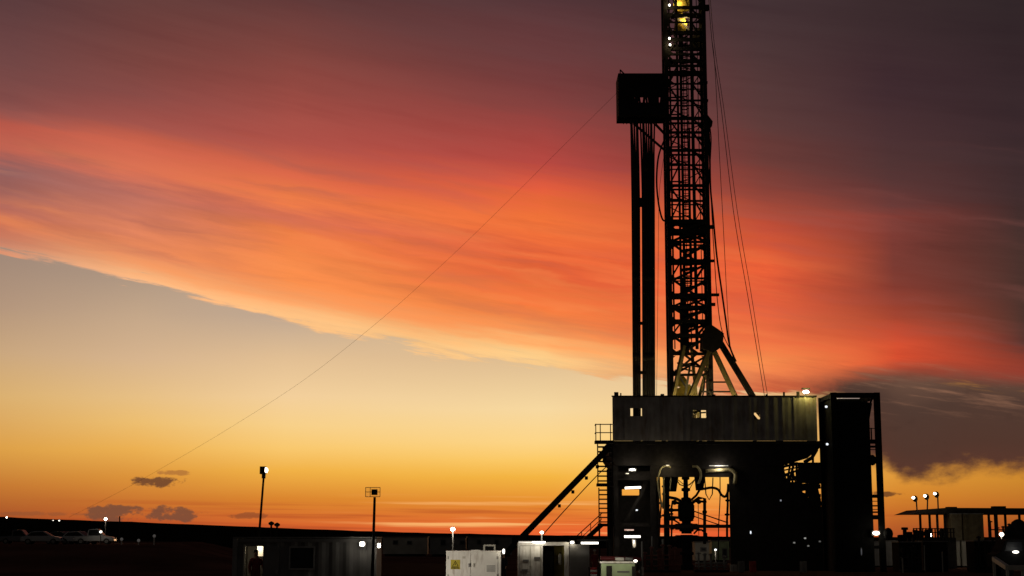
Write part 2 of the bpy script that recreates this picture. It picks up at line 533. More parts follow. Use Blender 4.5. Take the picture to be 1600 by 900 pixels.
def lamp(parent, loc, energy, color=(1, 0.85, 0.62), size=0.15, spot=None, aim=None):
    l = bpy.data.lights.new('lamp_light', 'SPOT' if spot else 'POINT')
    l.energy, l.color, l.shadow_soft_size = energy, color, size
    if spot:
        l.spot_size, l.spot_blend = R(spot), 0.6
    o = bpy.data.objects.new('lamp_light', l)
    COL.objects.link(o)
    o.location = loc
    if aim is not None:
        o.rotation_euler = (Vector(aim) - Vector(loc)).to_track_quat('-Z', 'Y').to_euler()
    o.parent = parent
    o.matrix_parent_inverse = chain(parent).inverted()
    return o

def move_copy(src, loc, label=None, rotz=0.0):
    """a thing, its parts and their sub-parts copied to another place"""
    def cp(o, par):
        c = o.copy()
        COL.objects.link(c)
        if par is not None:
            c.parent = par
            c.matrix_parent_inverse = o.matrix_parent_inverse.copy()
        for ch in o.children:
            cp(ch, c)
        return c
    c = cp(src, None)
    c.location = loc
    c.rotation_euler.z = rotz
    if label:
        c['label'] = label
    return c

def X(px, py, d): return P(px, py, d).x
def Z(py, d, px=800): return P(px, py, d).z

# ------------------------------------------------------------------ ground, far rise, car terrace
def grid_sheet(name, xs, ys, zf, m):
    b = MB()
    b.v = [(x, y, zf(x, y)) for y in ys for x in xs]
    n = len(xs)
    b.f = [(j * n + i, j * n + i + 1, (j + 1) * n + i + 1, (j + 1) * n + i) for j in range(len(ys) - 1) for i in range(n - 1)]
    return tag(b.build(name, m, smooth=True), kind='structure')

def sm(a, b, x):
    t = max(0, min(1, (x - a) / (b - a)))
    return t * t * (3 - 2 * t)

def hash2(x, y):
    return (math.sin(x * 0.131 + y * 0.077) + math.sin(x * 0.053 - y * 0.119 + 1.3) + 0.5 * math.sin(x * 0.41 + y * 0.33)) / 2.5

def ground_z(x, y):
    t = sm(128, 152, y) * sm(-22, -34, x + (y - 150) * 0.18) * sm(330, 300, y)      # the raised car terrace on the left
    return 2.02 * t + 0.06 * hash2(x * 3, y * 3) * sm(20, 60, y)
xs = [-6000, -3000, -1200, -500, -260, -180] + [-140 + 4 * i for i in range(61)] + [140, 200, 320, 600, 1500, 3000, 6000]
ys = [-800, -200, -40, 0] + [20 + 4 * i for i in range(85)] + [380, 420, 500, 700, 1200, 2500, 6000, 12000]
grid_sheet('ground', xs, ys, ground_z, M_SOIL)

RIDGE = [(-2500, 800), (-900, 806), (-300, 803), (0, 809), (160, 815), (300, 820), (420, 825), (560, 830), (700, 834), (900, 837.5), (1100, 838.5), (1400, 840), (1800, 839), (2600, 838), (4500, 836)]
def ridge_z(px, d):
    for (xa, ya), (xb, yb) in zip(RIDGE, RIDGE[1:]):
        if xa <= px <= xb:
            return Z(ya + (yb - ya) * (px - xa) / (xb - xa), d)
    return 3.0
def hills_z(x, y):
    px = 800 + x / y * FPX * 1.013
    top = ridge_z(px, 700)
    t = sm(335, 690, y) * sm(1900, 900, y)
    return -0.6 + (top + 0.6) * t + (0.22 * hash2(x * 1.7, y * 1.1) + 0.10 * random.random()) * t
hx = [-2200, -1500, -1000, -700, -500, -400] + [-330 + 6 * i for i in range(111)] + [400, 600, 900, 1500, 2200]
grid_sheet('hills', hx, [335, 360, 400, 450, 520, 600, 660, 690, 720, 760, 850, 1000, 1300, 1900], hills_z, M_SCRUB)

# ------------------------------------------------------------------ the rig: substructure and floor
YF = 131.0
XL, XR = X(957, 650, YF), X(1276, 650, YF)
ZD = Z(689, YF)                        # drill floor level
ZW = Z(620, YF)                        # top of the wind walls
ZB = Z(727, YF)                        # underside of the floor girders
sub = thing('drilling_rig_floor', 'dark raised rig floor with grey brown wind walls on tall legs under the lattice mast', 'rig floor', (XL, YF, 0))
# floor deck and girders, right underside swept up
g = MB()
xr2 = X(1281, 690, YF)
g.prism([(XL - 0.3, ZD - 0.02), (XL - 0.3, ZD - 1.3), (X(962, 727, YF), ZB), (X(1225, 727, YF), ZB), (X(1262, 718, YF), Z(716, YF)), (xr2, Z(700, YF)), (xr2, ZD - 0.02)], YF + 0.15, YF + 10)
g.build('floor_deck', M_STEEL, sub)
g = MB()
for y in (YF - 0.05,):
    g.box(XL - 0.35, xr2 + 0.1, y, y + 0.2, ZD - 0.28, ZD)
g.build('deck_edge_beam', M_STEEL, sub)

def wind_panel(x0, x1, hole=None):
    """one ribbed sheet with, where the wall has one, an opening"""
    b = MB()
    y0, z0, z1 = YF - 0.06, ZD + 0.01, ZW
    def sheet(xa, xb, za, zb):
        n = max(2, 2 * round((xb - xa) / 0.55))
        prof = []
        for i in range(n + 1):
            x = xa + (xb - xa) * i / n
            prof.append((x, y0 + (0.02 if i % 2 else 0.0)))
        pts = prof
        o = len(b.v)
        for x, y in pts:
            b.v += [(x, y, za), (x, y, zb), (x, y + 0.04, za), (x, y + 0.04, zb)]
        for i in range(len(pts) - 1):
            k = o + 4 * i
            b.f += [(k, k + 4, k + 5, k + 1), (k + 2, k + 3, k + 7, k + 6), (k + 1, k + 5, k + 7, k + 3), (k, k + 2, k + 6, k + 4)]
        k = o + 4 * (len(pts) - 1)
        b.f += [(o, o + 1, o + 3, o + 2), (k, k + 2, k + 3, k + 1)]
    if hole is None:
        sheet(x0, x1, z0, z1)
    else:
        ha, hb, za, zb = hole
        sheet(x0, ha, z0, z1)
        sheet(hb, x1, z0, z1)
        sheet(ha, hb, z0, za)
        sheet(ha, hb, zb, z1)
    b.beam((x0 + 0.03, y0 - 0.02, z0), (x0 + 0.03, y0 - 0.02, z1), 0.07, 0.05)
    return b.build('wind_wall_panel', random.choice(M_CLADS), sub)

def hole_px(xa, xb, ya, yb):
    return (X(xa, 645, YF), X(xb, 645, YF), Z(yb, YF), Z(ya, YF))
holes = [hole_px(985, 1003, 638, 650), hole_px(1083, 1103, 641, 653), hole_px(1178, 1187, 645, 655)]
edges = [957, 975, 1012, 1030, 1048, 1066, 1076, 1110, 1128, 1146, 1170, 1195, 1209, 1222, 1240, 1258, 1276]
for a, c in zip(edges, edges[1:]):
    xa, xb = X(a, 650, YF), X(c, 650, YF)
    h = next((h for h in holes if h[0] > xa and h[1] < xb), None)
    wind_panel(xa, xb, h)
# mullions and frames in the three openings
m = MB()
xa, xb, za, zb = holes[0]
for f in (0.30, 0.45, 0.58, 0.72):
    pass
m.box(xa + (xb - xa) * 0.27, xa + (xb - xa) * 0.74, YF + 0.04, YF + 0.1, za - 0.02, zb + 0.02)
m.build('window_shutter', M_STEEL, sub)
m = MB()
xa, xb, za, zb = holes[1]
m.beam((xa + (xb - xa) * 0.56, YF + 0.05, za), (xa + (xb - xa) * 0.56, YF + 0.05, zb), 0.14)
m.beam((xa, YF + 0.06, za + (zb - za) * 0.62), (xa + (xb - xa) * 0.56, YF + 0.06, zb + 0.02), 0.22)
m.beam((xa + (xb - xa) * 0.5, YF + 0.12, zb - 0.22), (xb, YF + 0.12, zb - 0.18), 0.12)
m.build('window_frame', M_STEEL, sub)
m = MB()
xa, xb, za, zb = holes[2]
m.prism([(xa, za), (xa + (xb - xa) * 0.7, za), (xa, za + (zb - za) * 0.75)], YF + 0.03, YF + 0.1)
m.prism([(xb, zb), (xa + (xb - xa) * 0.35, zb), (xb, za + (zb - za) * 0.3)], YF + 0.03, YF + 0.1)
m.build('window_brace', M_STEEL, sub)
# side returns, top rail, rail knobs
s = MB()
s.box(XR - 0.12, XR - 0.04, YF + 0.02, YF + 4.0, ZD, ZW - 0.05)
s.build('side_wind_wall', M_CLAD, sub)
s = MB()
s.box(XL - 0.06, XR + 0.05, YF - 0.13, YF + 0.08, ZW, ZW + 0.10)
s.build('wall_top_rail', M_STEEL, sub)
for px, w, h in ((963, 0.36, 0.30), (970, 0.10, 0.22), (1035, 0.30, 0.14), (1115, 0.3, 0.1), (1198, 0.16, 0.12), (1225, 0.14, 0.30), (1247, 0.24, 0.34)):
    s = MB()
    x = X(px, 618, YF)
    s.box(x - w / 2, x + w / 2, YF - 0.08, YF + 0.12, ZW + 0.10, ZW + 0.10 + h)
    s.build('post_cap', M_STEEL, sub)

# left leg block
x0, x1 = X(958, 780, YF), X(1027, 780, YF)
def col(x, y, w=0.45, z1=None):
    MB().box(x - w / 2, x + w / 2, y - w / 2, y + w / 2, 0.02, ZD - 1.35 if z1 is None else z1).build('leg', M_STEEL, sub)
for x in (x0 + 0.25, x1 - 0.3):
    for y in (YF + 0.6, YF + 8.8):
        col(x, y, z1=ZB + 0.05)
for k, (py, h) in enumerate(((743, 0.75), (820, 0.32))):
    MB().box(x0 + 0.02, x1 - 0.02, YF + 0.45, YF + 0.75, Z(py, YF) - h / 2, Z(py, YF) + h / 2).build('cross_beam', M_STEEL, sub)
MB().beam((X(978, 815, YF), YF + 0.7, Z(815, YF)), (X(1004, 770, YF), YF + 0.7, Z(770, YF)), 0.26).build('diagonal_brace', M_STEEL, sub)
MB().beam((X(1004, 770, YF), YF + 0.9, Z(770, YF)), (X(1012, 750, YF), YF + 0.9, Z(750, YF)), 0.3).build('diagonal_brace', M_STEEL, sub)
# rear cladding of the left block, with a gap the sky shows through
yb = YF + 2.6
def Zb(py): return Z(py, yb)
def Xb(px, py=780): return X(px, py, yb)
c = MB()
xa, xb = Xb(956), Xb(1027)
ga, gb = Xb(972), Xb(999)
c.box(xa, xb, yb, yb + 0.1, 0.05, Zb(774))
c.box(xa, xb, yb, yb + 0.1, Zb(764.5), ZB + 0.1)
c.box(xa, ga, yb, yb + 0.1, Zb(774), Zb(764.5))
c.box(gb, xb, yb, yb + 0.1, Zb(774), Zb(764.5))
c.build('rear_cladding', M_STEEL, sub)

# right leg block: panels with two grilles
yr = YF + 0.5
def Xr(px, py=780): return X(px, py, yr)
def Zr(py): return Z(py, yr)
c = MB()
x0r, x1r = Xr(1140), Xr(1284)
A = (Xr(1219), Xr(1249), Zr(753), Zr(722))
B = (Xr(1250), Xr(1283), Zr(791), Zr(755))
T = Zr(721)
c.box(x0r, A[0], yr, yr + 0.2, 0.05, ZB + 0.02)
c.box(A[0], A[1], yr, yr + 0.2, 0.05, A[2])
c.box(A[1], x1r, yr, yr + 0.2, B[3], Zr(722.5))
c.box(A[1], x1r, yr, yr + 0.2, 0.05, B[2])
c.build('front_cladding', M_STEEL, sub)
random.seed(11)
def grille(box, n, w0, w1, name):
    b = MB()
    xa, xb, za, zb = box
    for i in range(n):
        x = xa + (xb - xa) * (i + random.uniform(0.0, 0.9)) / n
        lean = random.uniform(-0.5, 0.5)
        b.beam((x, yr + 0.08, za), (x + lean, yr + 0.08, zb), random.uniform(w0, w1))
    for i in range(n):
        z = za + (zb - za) * (i + random.uniform(0.0, 0.9)) / n
        b.beam((xa, yr + 0.15, z), (xb, yr + 0.15, z + random.uniform(-0.5, 0.5)), random.uniform(w0, w1))
    return b.build(name, M_STEEL, sub)
grille(A, 10, 0.09, 0.19, 'grating')
grille(B, 10, 0.14, 0.30, 'grating')
p = MB()
p.prism([(B[0], B[2]), (B[0] + 1.1, B[2]), (B[0], B[2] + 1.5)], yr + 0.2, yr + 0.3)
p.prism([(A[0], A[2]), (A[0] + 0.7, A[2]), (A[0], A[2] + 1.0)], yr + 0.2, yr + 0.3)
p.prism([(A[0], A[3]), (A[0] + 0.5, A[3]), (A[0], A[3] - 0.9)], yr + 0.22, yr + 0.32)
p.build('gusset_plate', M_STEEL, sub)
for x in (x0r * 1.07 + 0.5, x1r - 0.35):
    col(x, YF + 8.8, 0.5, ZB + 0.05)
pipe = MB()
pipe.tube([(X(1258, 722, YF), YF + 0.4, Z(722, YF)), (X(1270, 716, YF), YF + 0.4, Z(715, YF)), (X(1277, 703, YF), YF + 0.4, Z(703, YF)), (X(1278, 690, YF), YF + 0.4, Z(690, YF))], 0.16)
pipe.tube([(X(1272, 722, YF), YF + 0.5, Z(722, YF)), (X(1272, 700, YF), YF + 0.5, Z(700, YF))], 0.10)
pipe.build('drain_pipe', M_STEEL, sub)
# lower cross beam between the two leg blocks and the rails behind it
MB().box(x1 - 0.1, x0r + 0.1, YF + 0.6, YF + 0.85, Z(825, YF), Z(819.5, YF)).build('cross_beam', M_STEEL, sub)
MB().tube([(X(1085, 800, YF + 8), YF + 8, Z(799, YF + 8)), (X(1138, 817, YF + 8), YF + 8, Z(817, YF + 8))], 0.06, 6).build('rear_handrail', M_STEEL, sub)
MB().tube([(X(1085, 808, YF + 8), YF + 8, Z(807, YF + 8)), (X(1130, 822, YF + 8), YF + 8, Z(822, YF + 8))], 0.05, 6).build('rear_handrail', M_STEEL, sub)
MB().box(X(1027, 735, YF) - 0.2, X(1140, 735, YF) + 0.2, YF + 0.4, YF + 0.8, Z(745, YF), ZB + 0.3).build('under_floor_beam', M_STEEL, sub)

# ------------------------------------------------------------------ mast
YM0, YM1 = 133.0, 135.0
XM0, XM1 = 13.86, 17.30
ZTOP = 56.0
def Zm(py): return Z(py, YM0)
mast = thing('drilling_mast', 'tall dark steel lattice drilling mast rising from the rig floor out of the frame', 'mast', (15.6, 134, ZD))
for x in (XM0, XM1):
    for y in (YM0, YM1):
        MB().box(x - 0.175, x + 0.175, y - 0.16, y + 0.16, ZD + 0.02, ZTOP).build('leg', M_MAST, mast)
levels = [(-60, .2), (-28, .14), (12, .30), (35, .12), (62, .34), (85, .2), (103, .22), (131, .14), (157, .16), (185, .30), (207, .22), (235, .26), (258, .16), (290, .26), (314, .18), (346, .36),
          (361, .40), (378, .22), (408, .34), (435, .18), (462, .42), (480, .3), (502, .34), (524, .3), (552, .16), (585, .14)]
XI0, XI1 = X(1062, 300, YM0), X(1085, 300, YM0)
for py, w in levels:
    z = Zm(py)
    b = MB()
    b.beam((XM0 + 0.16, YM0, z), (XM1 - 0.16, YM0, z), 0.16, w)
    b.beam((XM0 + 0.16, YM1, z + 0.1), (XM1 - 0.16, YM1, z + 0.1), 0.14, w * 0.6)
    for x in (XM0, XM1):
        b.beam((x, YM0 + 0.16, z), (x, YM1 - 0.16, z), 0.14, w * 0.7)
    b.build('girt', M_MAST, mast)
random.seed(4)
for i in range(len(levels) - 1):
    za, zb = Zm(levels[i][0]), Zm(levels[i + 1][0])
    py = levels[i][0]
    b = MB()
    lo = py > 330
    w = 0.18 if lo else (0.14 if py < 125 or py > 200 else 0.13)
    xa, xb = XM0 + 0.1, XM1 - 0.1
    if lo:       # heavy crossed bracing low down
        w *= random.uniform(0.7, 1.25)
        if i % 4 == 2:
            b.beam((XI0, YM0 + 0.05, za), (xa, YM0 + 0.05, zb), w * 0.7)
            b.beam((xb, YM0 - 0.03, za), (XI1, YM0 - 0.03, zb), w)
        elif i % 2:
            b.beam((xa, YM0 + 0.05, za), (XI1, YM0 + 0.05, zb), w)
            b.beam((xb, YM0 - 0.03, za), (XI0, YM0 - 0.03, zb), w)
        else:
            b.beam((XI1, YM0 + 0.05, za), (xa, YM0 + 0.05, zb), w)
            b.beam((XI0, YM0 - 0.03, za), (xb, YM0 - 0.03, zb), w)
        b.beam((xa, YM1, zb), (xb, YM1, za), w)
    else:        # single diagonals in the outer bays
        if i % 2:
            b.beam((xa, YM0, za), (XI0, YM0, zb), w)
            b.beam((XI1, YM0, za), (xb, YM0, zb), w)
        else:
            b.beam((XI0, YM0, za), (xa, YM0, zb), w)
            b.beam((XI1, YM0, za), (xb, YM0, zb), w)
        if i % 3 != 1:        # the other diagonal of the outer bays, on the back face
            b.beam((XI0, YM1 - 0.1, za), (xa, YM1 - 0.1, zb), 0.09)
            b.beam((xb, YM1 - 0.1, za), (XI1, YM1 - 0.1, zb), 0.09)
        b.beam((xa, YM1, za), (xb, YM1, zb), 0.08) if i % 3 else b.beam((xb, YM1, za), (xa, YM1, zb), 0.08)
    for x in (XM0, XM1):
        b.beam((x, YM0, za), (x, YM1, zb), 0.12)
    b.build('diagonal_brace', M_MAST, mast)
    # gusset plates at the nodes, and a light mid-height strut
    q = random.uniform(0.22, 0.6) if lo else (0.5 if py < 125 else 0.3)
    for sx, xx in ((1, XM0 + 0.15), (-1, XM1 - 0.15)):
        MB().prism([(xx, zb), (xx + sx * q * 1.2, zb), (xx, zb + q)], YM0 - 0.06 - 0.004 * (i % 2), YM0 - 0.04).build('gusset_plate', M_MAST, mast)
        MB().prism([(xx, za), (xx + sx * q * 1.2, za), (xx, za - q)], YM1 - 0.06, YM1 - 0.04 + 0.004 * (i % 2)).build('gusset_plate', M_MAST, mast)
    mid = (za + zb) / 2 + random.uniform(-.15, .15)
    st_ = MB()
    if py < 125:
        st_.beam((XM0 + 0.2, YM0 + 0.2, mid), (XM1 - 0.2, YM0 + 0.2, mid), 0.3)
        st_.beam((XM1 - 0.9, YM1, za), (XM1 - 0.9, YM1, zb), 0.3)
    elif lo:
        st_.beam((XI0, YM0 + 0.5, mid), (XI1, YM0 + 0.5, mid + 0.2), 0.26)
    else:
        st_.beam((XM0 + 0.2, YM1, mid), (XI0 + 0.4, YM1, mid), 0.12)
    st_.build('strut', M_MAST, mast)
MB().box(X(1063, 500, YM0), X(1077, 500, YM0), YM0 + 0.4, YM0 + 0.5, Zm(552), Zm(474)).build('back_plate', M_MAST, mast)
MB().box(X(1064, 420, YM0), X(1071, 420, YM0), YM0 + 0.4, YM0 + 0.5, Zm(474), Zm(432)).build('back_plate', M_MAST, mast)
for x, w in ((XI0, 0.19), (XI1, 0.26), (XM0 + 0.36, 0.10), (XM1 - 0.62, 0.07)):
    MB().box(x - w / 2, x + w / 2, YM0 + 0.1, YM0 + 0.1 + w, Zm(545), ZTOP).build('guide_rail', M_MAST, mast)
MB().box(XM0 + 0.42, XM0 + 0.52, YM1 - 0.3, YM1 - 0.2, Zm(500), ZTOP).build('guide_rail', M_MAST, mast)
# caged ladder up the middle
lx, ly = X(1073, 300, YM1), YM1 + 0.35
lad = MB()
for dx in (-0.23, 0.23):
    lad.tube([(lx + dx, ly, Zm(540)), (lx + dx, ly, ZTOP)], 0.055, 6)
z = Zm(540)
while z < ZTOP:
    lad.tube([(lx - 0.23, ly, z), (lx + 0.23, ly, z)], 0.035, 5)
    z += 0.3
lad = lad.build('ladder', M_MAST, mast)
cg = MB()
z = Zm(500)
while z < ZTOP:
    pts = [(lx + 0.37 * math.cos(t), ly + 0.1 + 0.5 * math.sin(t), z) for t in [math.pi * k / 8 for k in range(9)]]
    cg.tube(pts, 0.05, 5)
    z += 0.62
for k in (0, 2, 4, 6, 8):
    t = math.pi * k / 8
    cg.tube([(lx + 0.37 * math.cos(t), ly + 0.1 + 0.5 * math.sin(t), Zm(500)), (lx + 0.37 * math.cos(t), ly + 0.1 + 0.5 * math.sin(t), ZTOP)], 0.04, 5)
cg.build('ladder_cage', M_MAST, lad)
# edge brackets that break the outline of the legs
for px, py, w, h in ((1037, 72, .22, 2.6), (1103, 13, .5, .5), (1102, 130, .35, .2), (1103, 158, .35, .2), (1112, 355, .3, .3), (1112, 408, .4, .2), (1117, 461, .7, .22), (1114, 476, .35, .25), (1040, 272, .2, .5), (1041, 345, .25, .5),
                     (1043, 374, .25, .2), (1043, 408, .25, .2), (1044, 442, .25, .2), (1045, 463, .25, .2)):
    x, z = X(px, py, YM0), Zm(py)
    MB().box(x - w / 2, x + w / 2, YM0 - 0.3, YM0 + 0.1, z - h / 2, z + h / 2).build('bracket', M_MAST, mast)
MB().prism([(XM1 + 0.1, Zm(178)), (XM1 + 0.62, Zm(190)), (XM1 + 0.55, Zm(197)), (XM1 + 0.1, Zm(205))], YM0 - 0.1, YM0 + 0.3).build('sheave_bracket', M_MAST, mast)

# racking board on the left of the mast
rb = MB()
xa, xb = X(968, 190, 132), XM0 - 0.2
zb0, zt = Z(180, 132), Z(115, 132)
rb.box(xa, xb, 132.0, 134.8, zb0, zb0 + 0.18)
rb = rb.build('racking_board', M_STEEL, mast)
zs0, zs1 = Z(160.5, 132), Z(152.5, 132)
MB().box(xa, xb, 131.9, 131.98, zb0 + 0.02, zs0).build('wind_panel', M_STEEL, rb)
MB().box(xa, xb, 131.9, 131.98, zs1, zt).build('wind_panel', M_STEEL, rb)
MB().box(xa, xa + 0.9, 131.91, 131.97, zs0, zs1).build('wind_panel', M_STEEL, rb)
MB().box(xa - 0.08, xa, 131.9, 134.8, zb0, zt).build('wind_panel', M_STEEL, rb)
MB().box(xa, xb, 134.7, 134.8, zb0 + 0.1, Z(172, 134.8)).build('wind_panel', M_STEEL, rb)
random.seed(3)
for k in range(10):
    x = xa + 0.95 + k * 0.30
    MB().beam((x, 131.94, zs0 - 0.1), (x + random.uniform(-.12, .12), 131.94, zs1 + 0.1), random.choice((0.16, 0.22, 0.32))).build('rail_post', M_STEEL, rb)
for x, y in ((xa, 134.7), (xb - 0.1, 132.1), (xb - 0.1, 134.7)):
    MB().box(x, x + 0.1, y, y + 0.1, zb0, zt).build('rail_post', M_STEEL, rb)
for f in (0.35, 0.7, 1.0):
    MB().box(xa, xb, 134.7, 134.76, zb0 + (zt - zb0) * f - 0.06, zb0 + (zt - zb0) * f).build('handrail', M_STEEL, rb)
for k in range(11):
    x = xa + 0.5 + k * 0.3
    MB().box(x, x + 0.06, 132.2, 134.6, zb0 - 0.12, zb0 - 0.01).build('finger_bar', M_STEEL, rb)
MB().beam((X(969, 110, 132), 132, Z(109, 132)), (X(980, 118, 132), 132.2, Z(119, 132)), 0.09).build('corner_bracket', M_STEEL, rb)
MB().beam((X(969, 120, 132), 132, Z(120, 132)), (X(969, 109, 132), 132, Z(109, 132)), 0.09).build('corner_bracket', M_STEEL, rb)
for (a, b_) in (((990, 193), (1040, 236)), ((1024, 194), (1042, 213))):
    MB().beam((X(a[0], a[1], 132.5), 132.5, Z(a[1], 132.5)), (X(b_[0], b_[1], 133), 133, Z(b_[1], 133)), 0.17).build('support_brace', M_STEEL, mast)

# A-frame that the mast was raised on
ax, az = X(1111, 527, YM0), Zm(527)
AF = MB()
AF.prism([(X(1097, 540, YM0), Zm(545)), (X(1098, 520, YM0), Zm(520)), (X(1107, 505, YM0), Zm(506)), (X(1122, 516, YM0), Zm(516)), (X(1130, 525, YM0), Zm(522)), (X(1128, 541, YM0), Zm(541)), (X(1113, 552, YM0), Zm(552))], YM0 - 0.5, YM0 + 1.8)
AF.build('a_frame_head', M_STEEL, mast)
def leg_to(px0, py0, px1, py1, y0, y1, w, m):
    p = Vector((X(px0, py0, y0), y0, Z(py0, y0)))
    q = Vector((X(px1, py1, y1), y1, Z(py1, y1)))
    t = (ZD + 0.05 - p.z) / (q.z - p.z)
    MB().beam(p, p + (q - p) * t, w, w).build('a_frame_leg', m, mast)
leg_to(1109, 545, 1077, 622, 133, 132.3, 0.36, M_AFRAME)
leg_to(1113, 545, 1092, 622, 134.6, 135, 0.26, M_AFRAME)
leg_to(1114, 545, 1150, 622, 133, 132.3, 0.40, M_AFRAME)
leg_to(1122, 530, 1177, 621, 134.4, 134.8, 0.46, M_STEEL)
leg_to(1069, 540, 1056, 600, 133, 132.6, 0.30, M_AFRAME)
leg_to(1080, 540, 1086, 600, 133.6, 133.8, 0.26, M_AFRAME)
for (a, b_) in (((1102, 597), (1140, 597)), ((1095, 612), (1146, 612)), ((1058, 567), (1112, 577))):
    MB().beam((X(a[0], a[1], 132.8), 132.8, Z(a[1], 132.8)), (X(b_[0], b_[1], 132.8), 132.8, Z(b_[1], 132.8)), 0.13).build('a_frame_tie', M_STEEL, mast)
MB().tube([P(1095, 580, 132.9), P(1101, 592, 132.7), P(1100, 606, 132.6), P(1097, 625, 132.6)], 0.07).build('hydraulic_hose', M_RUBBER, mast)

rk = thing('drawworks', 'yellow lit drawworks machinery showing above the wind wall at the mast foot', 'drawworks', (X(1066, 620, 136), 136, ZD))
def XK(px): return X(px, 600, 136)
def ZK(py): return Z(py, 136)
MB().prism([(XK(1053), ZD + 0.05), (XK(1088), ZD + 0.05), (XK(1086), ZK(614)), (XK(1078), ZK(600)), (XK(1066), ZK(604)), (XK(1054), ZK(608))], 136, 137.4).build('housing', M_YELLOW, rk)
MB().lathe((XK(1064), 135.9, ZK(596)), [(0.15, -0.1), (0.5, -0.08), (0.5, 0.3), (0.15, 0.32)], 18, 'y').build('drum_wheel', M_YELLOW, rk)
MB().beam((XK(1055), 135.8, ZK(578)), (XK(1072), 135.8, ZK(606)), 0.16).build('arm', M_CREAM, rk)
MB().beam((XK(1078), 135.7, ZK(572)), (XK(1070), 135.7, ZK(618)), 0.18).build('arm', M_CREAM, rk)
MB().beam((XK(1058), 135.9, ZK(574)), (XK(1083), 135.9, ZK(580)), 0.14).build('arm', M_YELLOW, rk)

# top drive and travelling block high in the mast
td = thing('top_drive', 'yellow top drive and travelling block hanging high inside the lattice mast', 'top drive', (15.3, 134, Zm(58)))
def XM(px, py=30): return X(px, py, 133.8)
def ZM(py): return Z(py, 133.8)
b = MB()
b.prism([(XM(1053), ZM(50)), (XM(1070), ZM(52)), (XM(1073), ZM(38)), (XM(1066), ZM(22)), (XM(1056), ZM(26))], 133.6, 134.5)
b.build('gear_housing', M_YELLOW, td)
b = MB()
b.lathe((XM(1062, 10), 134.0, ZM(8)), [(0.2, -0.45), (0.62, -0.4), (0.62, 0.4), (0.2, 0.45)], 18, 'y')
b.build('block_sheave', M_YELLOW, td)
MB().box(XM(1055), XM(1078), 133.7, 134.4, ZM(-12), ZM(14)).build('block_frame', M_YELLOW, td)
MB().beam((XM(1051, 22), 133.4, ZM(24)), (XM(1078, 50), 133.4, ZM(52)), 0.16).build('link_arm', M_WHITE, td)
MB().box(XM(1060), XM(1066), 133.9, 134.2, ZM(95), ZM(51)).build('quill', M_STEEL, td)
MB().prism([(XM(1076), ZM(70)), (XM(1094), ZM(72)), (XM(1092), ZM(40)), (XM(1086), ZM(50)), (XM(1080), ZM(58))], 134.2, 134.7).build('guide_carriage', M_STEEL, td)
for k, px in enumerate((1058, 1064, 1070)):
    MB().tube([(XM(px, 5), 134.0, ZM(5)), (XM(px, 0), 134.0, ZTOP)], 0.03, 6).build('drilling_line', M_CABLE, td)

# ------------------------------------------------------------------ pipe stands racked beside the mast
random.seed(5)
TOPS = [985.6, 986.6, 990.6, 994.8, 995.8, 1000, 1004.2, 1005, 1009.4, 1013.6, 1017.6, 1018.4, 1023.6]
BOTS = [989.5, 992, 994.4, 996.8, 999.4, 1004.6, 1007, 1009.7, 1012, 1014.3, 1016.6, 1018.9, 1021.2]
def bend(pt, pm, pb, y, z0_, z1_, zm):
    """centre line of a stand: straight to the restraining bar, then easing outwards to its finger"""
    xb_, xm_, xt_ = X(pb, 620, y), X(pm, 316, y), X(pt, 195, y)
    pts = [(xb_ + (xm_ - xb_) * k / 6, y, z0_ + (zm - z0_) * k / 6) for k in range(7)]
    for k in range(1, 7):
        f = k / 6
        pts.append((xm_ + (xt_ - xm_) * f * f, y, zm + (z1_ - zm) * f))
    return pts
for pt, pb in zip(TOPS, BOTS):
    pm = pb - (1001.5 - pb) * 0.16 if pb < 1001 else pb + 1.2 * (pb - 1005.2) / 16 - 0.6
    for r in range(3):
        y = 132.6 + 0.5 * r
        jt = random.uniform(-0.5, 0.5)
        if r == 1 and pb not in (999.4, 1021.2):      # the second row stands in the gaps of the first
            jt += 1.2
        pts = bend(pt, pm + jt * 0.8, pb + jt, y, ZD + 0.04, Z(172, y), Z(316, y))
        root = thing('drill_pipe_stand', 'dark drill pipe stand racked upright between rig floor and racking board', 'pipe stand', pts[0], 'drill pipe stands racked beside the mast')
        MB().tube(pts, 0.066, 8).build('pipe', M_PIPE, root, True)
        for k in (2, 4, 8):
            a_, b_ = Vector(pts[k]), Vector(pts[k + 1])
            MB().tube([a_, a_ + (b_ - a_).normalized() * 0.7], 0.0685, 8).build('tool_joint', M_PIPE, root, True)
for py, lab in ((316, 'upper dark restraining bar across the racked pipes'), (505, 'middle dark restraining bar across the racked pipes'), (582, 'lowest thin restraining bar across the racked pipes')):
    b = MB()
    h = 0.42 if py == 316 else 0.14
    xa, xb = X(996, py, 132.4), X(1010, py, 132.4)
    b.box(xa, xb, 132.42, 132.5, Z(py, 132.4) - h, Z(py, 132.4) + h)
    tag(b.build('restraining_bar', M_STEEL), lab, 'restraining bar', 'restraining bars on the racked pipes')

